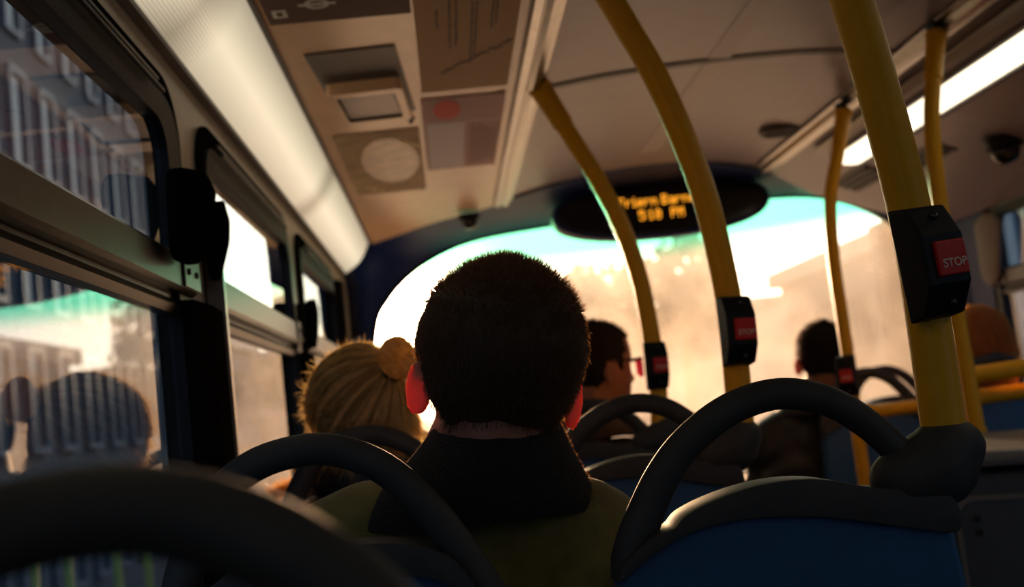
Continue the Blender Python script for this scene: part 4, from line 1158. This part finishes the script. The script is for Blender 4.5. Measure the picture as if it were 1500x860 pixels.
hb = bmesh.new(); hull_into(hb, [((-.065, -.06, 1.12), (.04, .05, .05)), ((.09, -.06, 1.12), (.04, .05, .05)), ((-.06, -.07, 1.00), (.04, .035, .03)), ((.08, -.07, 1.00), (.04, .035, .03))])
blob('long_hair', hb, .008, 3, H_gold, t)

# ================================================================ OUTSIDE
struct(box('floor_street', (10, 60, -3.1), (140, 200, .1), M_road)).name = 'floor_street'
def building(label, loc, rz, W, D, Hh, nx, nz, wall, wz0, sx=.55, fmat=None, pmt=None):
    """front face on local -y"""
    t = thing('building', label, 'building', loc, rz)
    box('wall', (0, D/2, Hh/2), (W, D, Hh), wall, t)
    box('cornice', (0, D/2-.1, Hh-.2), (W+.5, D+.5, .5), wall, t)
    cw = W/nx; fh = (Hh-wz0-1.0)/nz
    fm = pm = None
    for i in range(nx):
        for j in range(nz):
            x = -W/2+cw*(i+.5); z = wz0+fh*(j+.5)
            if fm is None:
                f = ring('window', rrect(-cw*sx/2-.12, cw*sx/2+.12, -fh*.33-.12, fh*.33+.12, .01, 1), rrect(-cw*sx/2, cw*sx/2, -fh*.33, fh*.33, .01, 1), 'y', -.12, .02, fmat or M_frame, t)
                p = box('pane', (0, -.02, 0), (cw*sx, .02, fh*.66), pmt or M_pane, f); bm_ = None
                fm, pm = f, p
            else:
                f = fm.copy(); COL.objects.link(f); p = pm.copy(); COL.objects.link(p); p.parent = f
            f.parent = t; f.location = (x, 0, z)
    return t
GRD = -3.05
building('dark brick terrace outside the nearest left window', (-9.0, 18.0, GRD), math.radians(90), 47, 8, 30, 26, 9, M_brick, .8, .4)
building('blue-grey rendered block further ahead on the left', (-10.5, 52.0, GRD), math.radians(90), 16, 8, 9, 5, 2, M_slate, .8)
building('peach stone block ahead on the right of the street', (11.5, 30.0, GRD), math.radians(-90), 13, 9, 7.6, 5, 2, M_stone, .9, .45, M_frame2, M_pane2)
building('long low peach building closing the street ahead', (0, 62.0, GRD), 0, 60, 8, 8.8, 14, 3, M_stone, .9, .5, M_frame2, M_pane2)
building('pale terrace outside the right windows', (10.5, 10.0, GRD), math.radians(-90), 26, 8, 12, 8, 3, M_pale, .8, .55, M_frame3)
# trees ahead
def tree(label, loc, h, r, n=420):
    t = thing('street_tree', label, 'tree', loc, 0, 'trees ahead of the bus')
    tube('trunk', [(0, 0, 0), (.1, 0, h*.4), (0, .1, h*.8)], [.25, .18, .06], M_bark, t, n=5, seg=10)
    V = []; F = []
    for k in range(n*6):
        d = Vector(rng.normal(size=3)).normalized(); rr = r*(.45+.55*rng.random()**.5)*(1+.25*math.sin(d.x*5)+.2*math.sin(d.z*7+d.y*4))
        c = Vector((d.x*rr, d.y*rr, h*.78+d.z*rr*.8)); a = Vector(rng.normal(size=3)).normalized()*.20; b = a.cross(Vector(rng.normal(size=3))).normalized()*.14
        q = len(V); V += [c-a, c+b, c+a, c-b]; F.append((q, q+1, q+2, q+3))
    o = mk('foliage', V, F, M_leaf, t); return t
tree('dark green tree seen through the tinted band of the windscreen', (7.8, 36, GRD), 9.2, 2.3)
tree('leafy tree further along the street behind the second pole', (5.2, 44, GRD), 9.4, 2.2)
# added yellow-green posts standing in for stripes low in the nearest window
for i, (x, y) in enumerate(((-2.28, 6.0), (-2.105, 6.0), (-1.852, 6.0), (-1.693, 6.0))):
    t = thing('stripe_post', 'added yellow-green post, %s of the four standing in for stripes low in the nearest left window' % ['leftmost', 'second from left', 'third from left', 'rightmost'][i], 'post', (x, y, GRD), 0, 'added yellow-green stripe posts')
    V, F = tube_data([Vector((0, 0, 0)), Vector((0, 0, 3.74))], .022, 12); mk('shaft', V, F, M_post, t, smooth=False)
    V, F = tube_data([Vector((0, 0, 3.74)), Vector((0, 0, 3.76)), Vector((0, 0, 3.775))], [.026, .026, .010], 12); mk('cap', V, F, M_black, t)
    V, F = tube_data([Vector((0, 0, 0)), Vector((0, 0, .03))], .07, 12); mk('foot_plate', V, F, M_black, t)
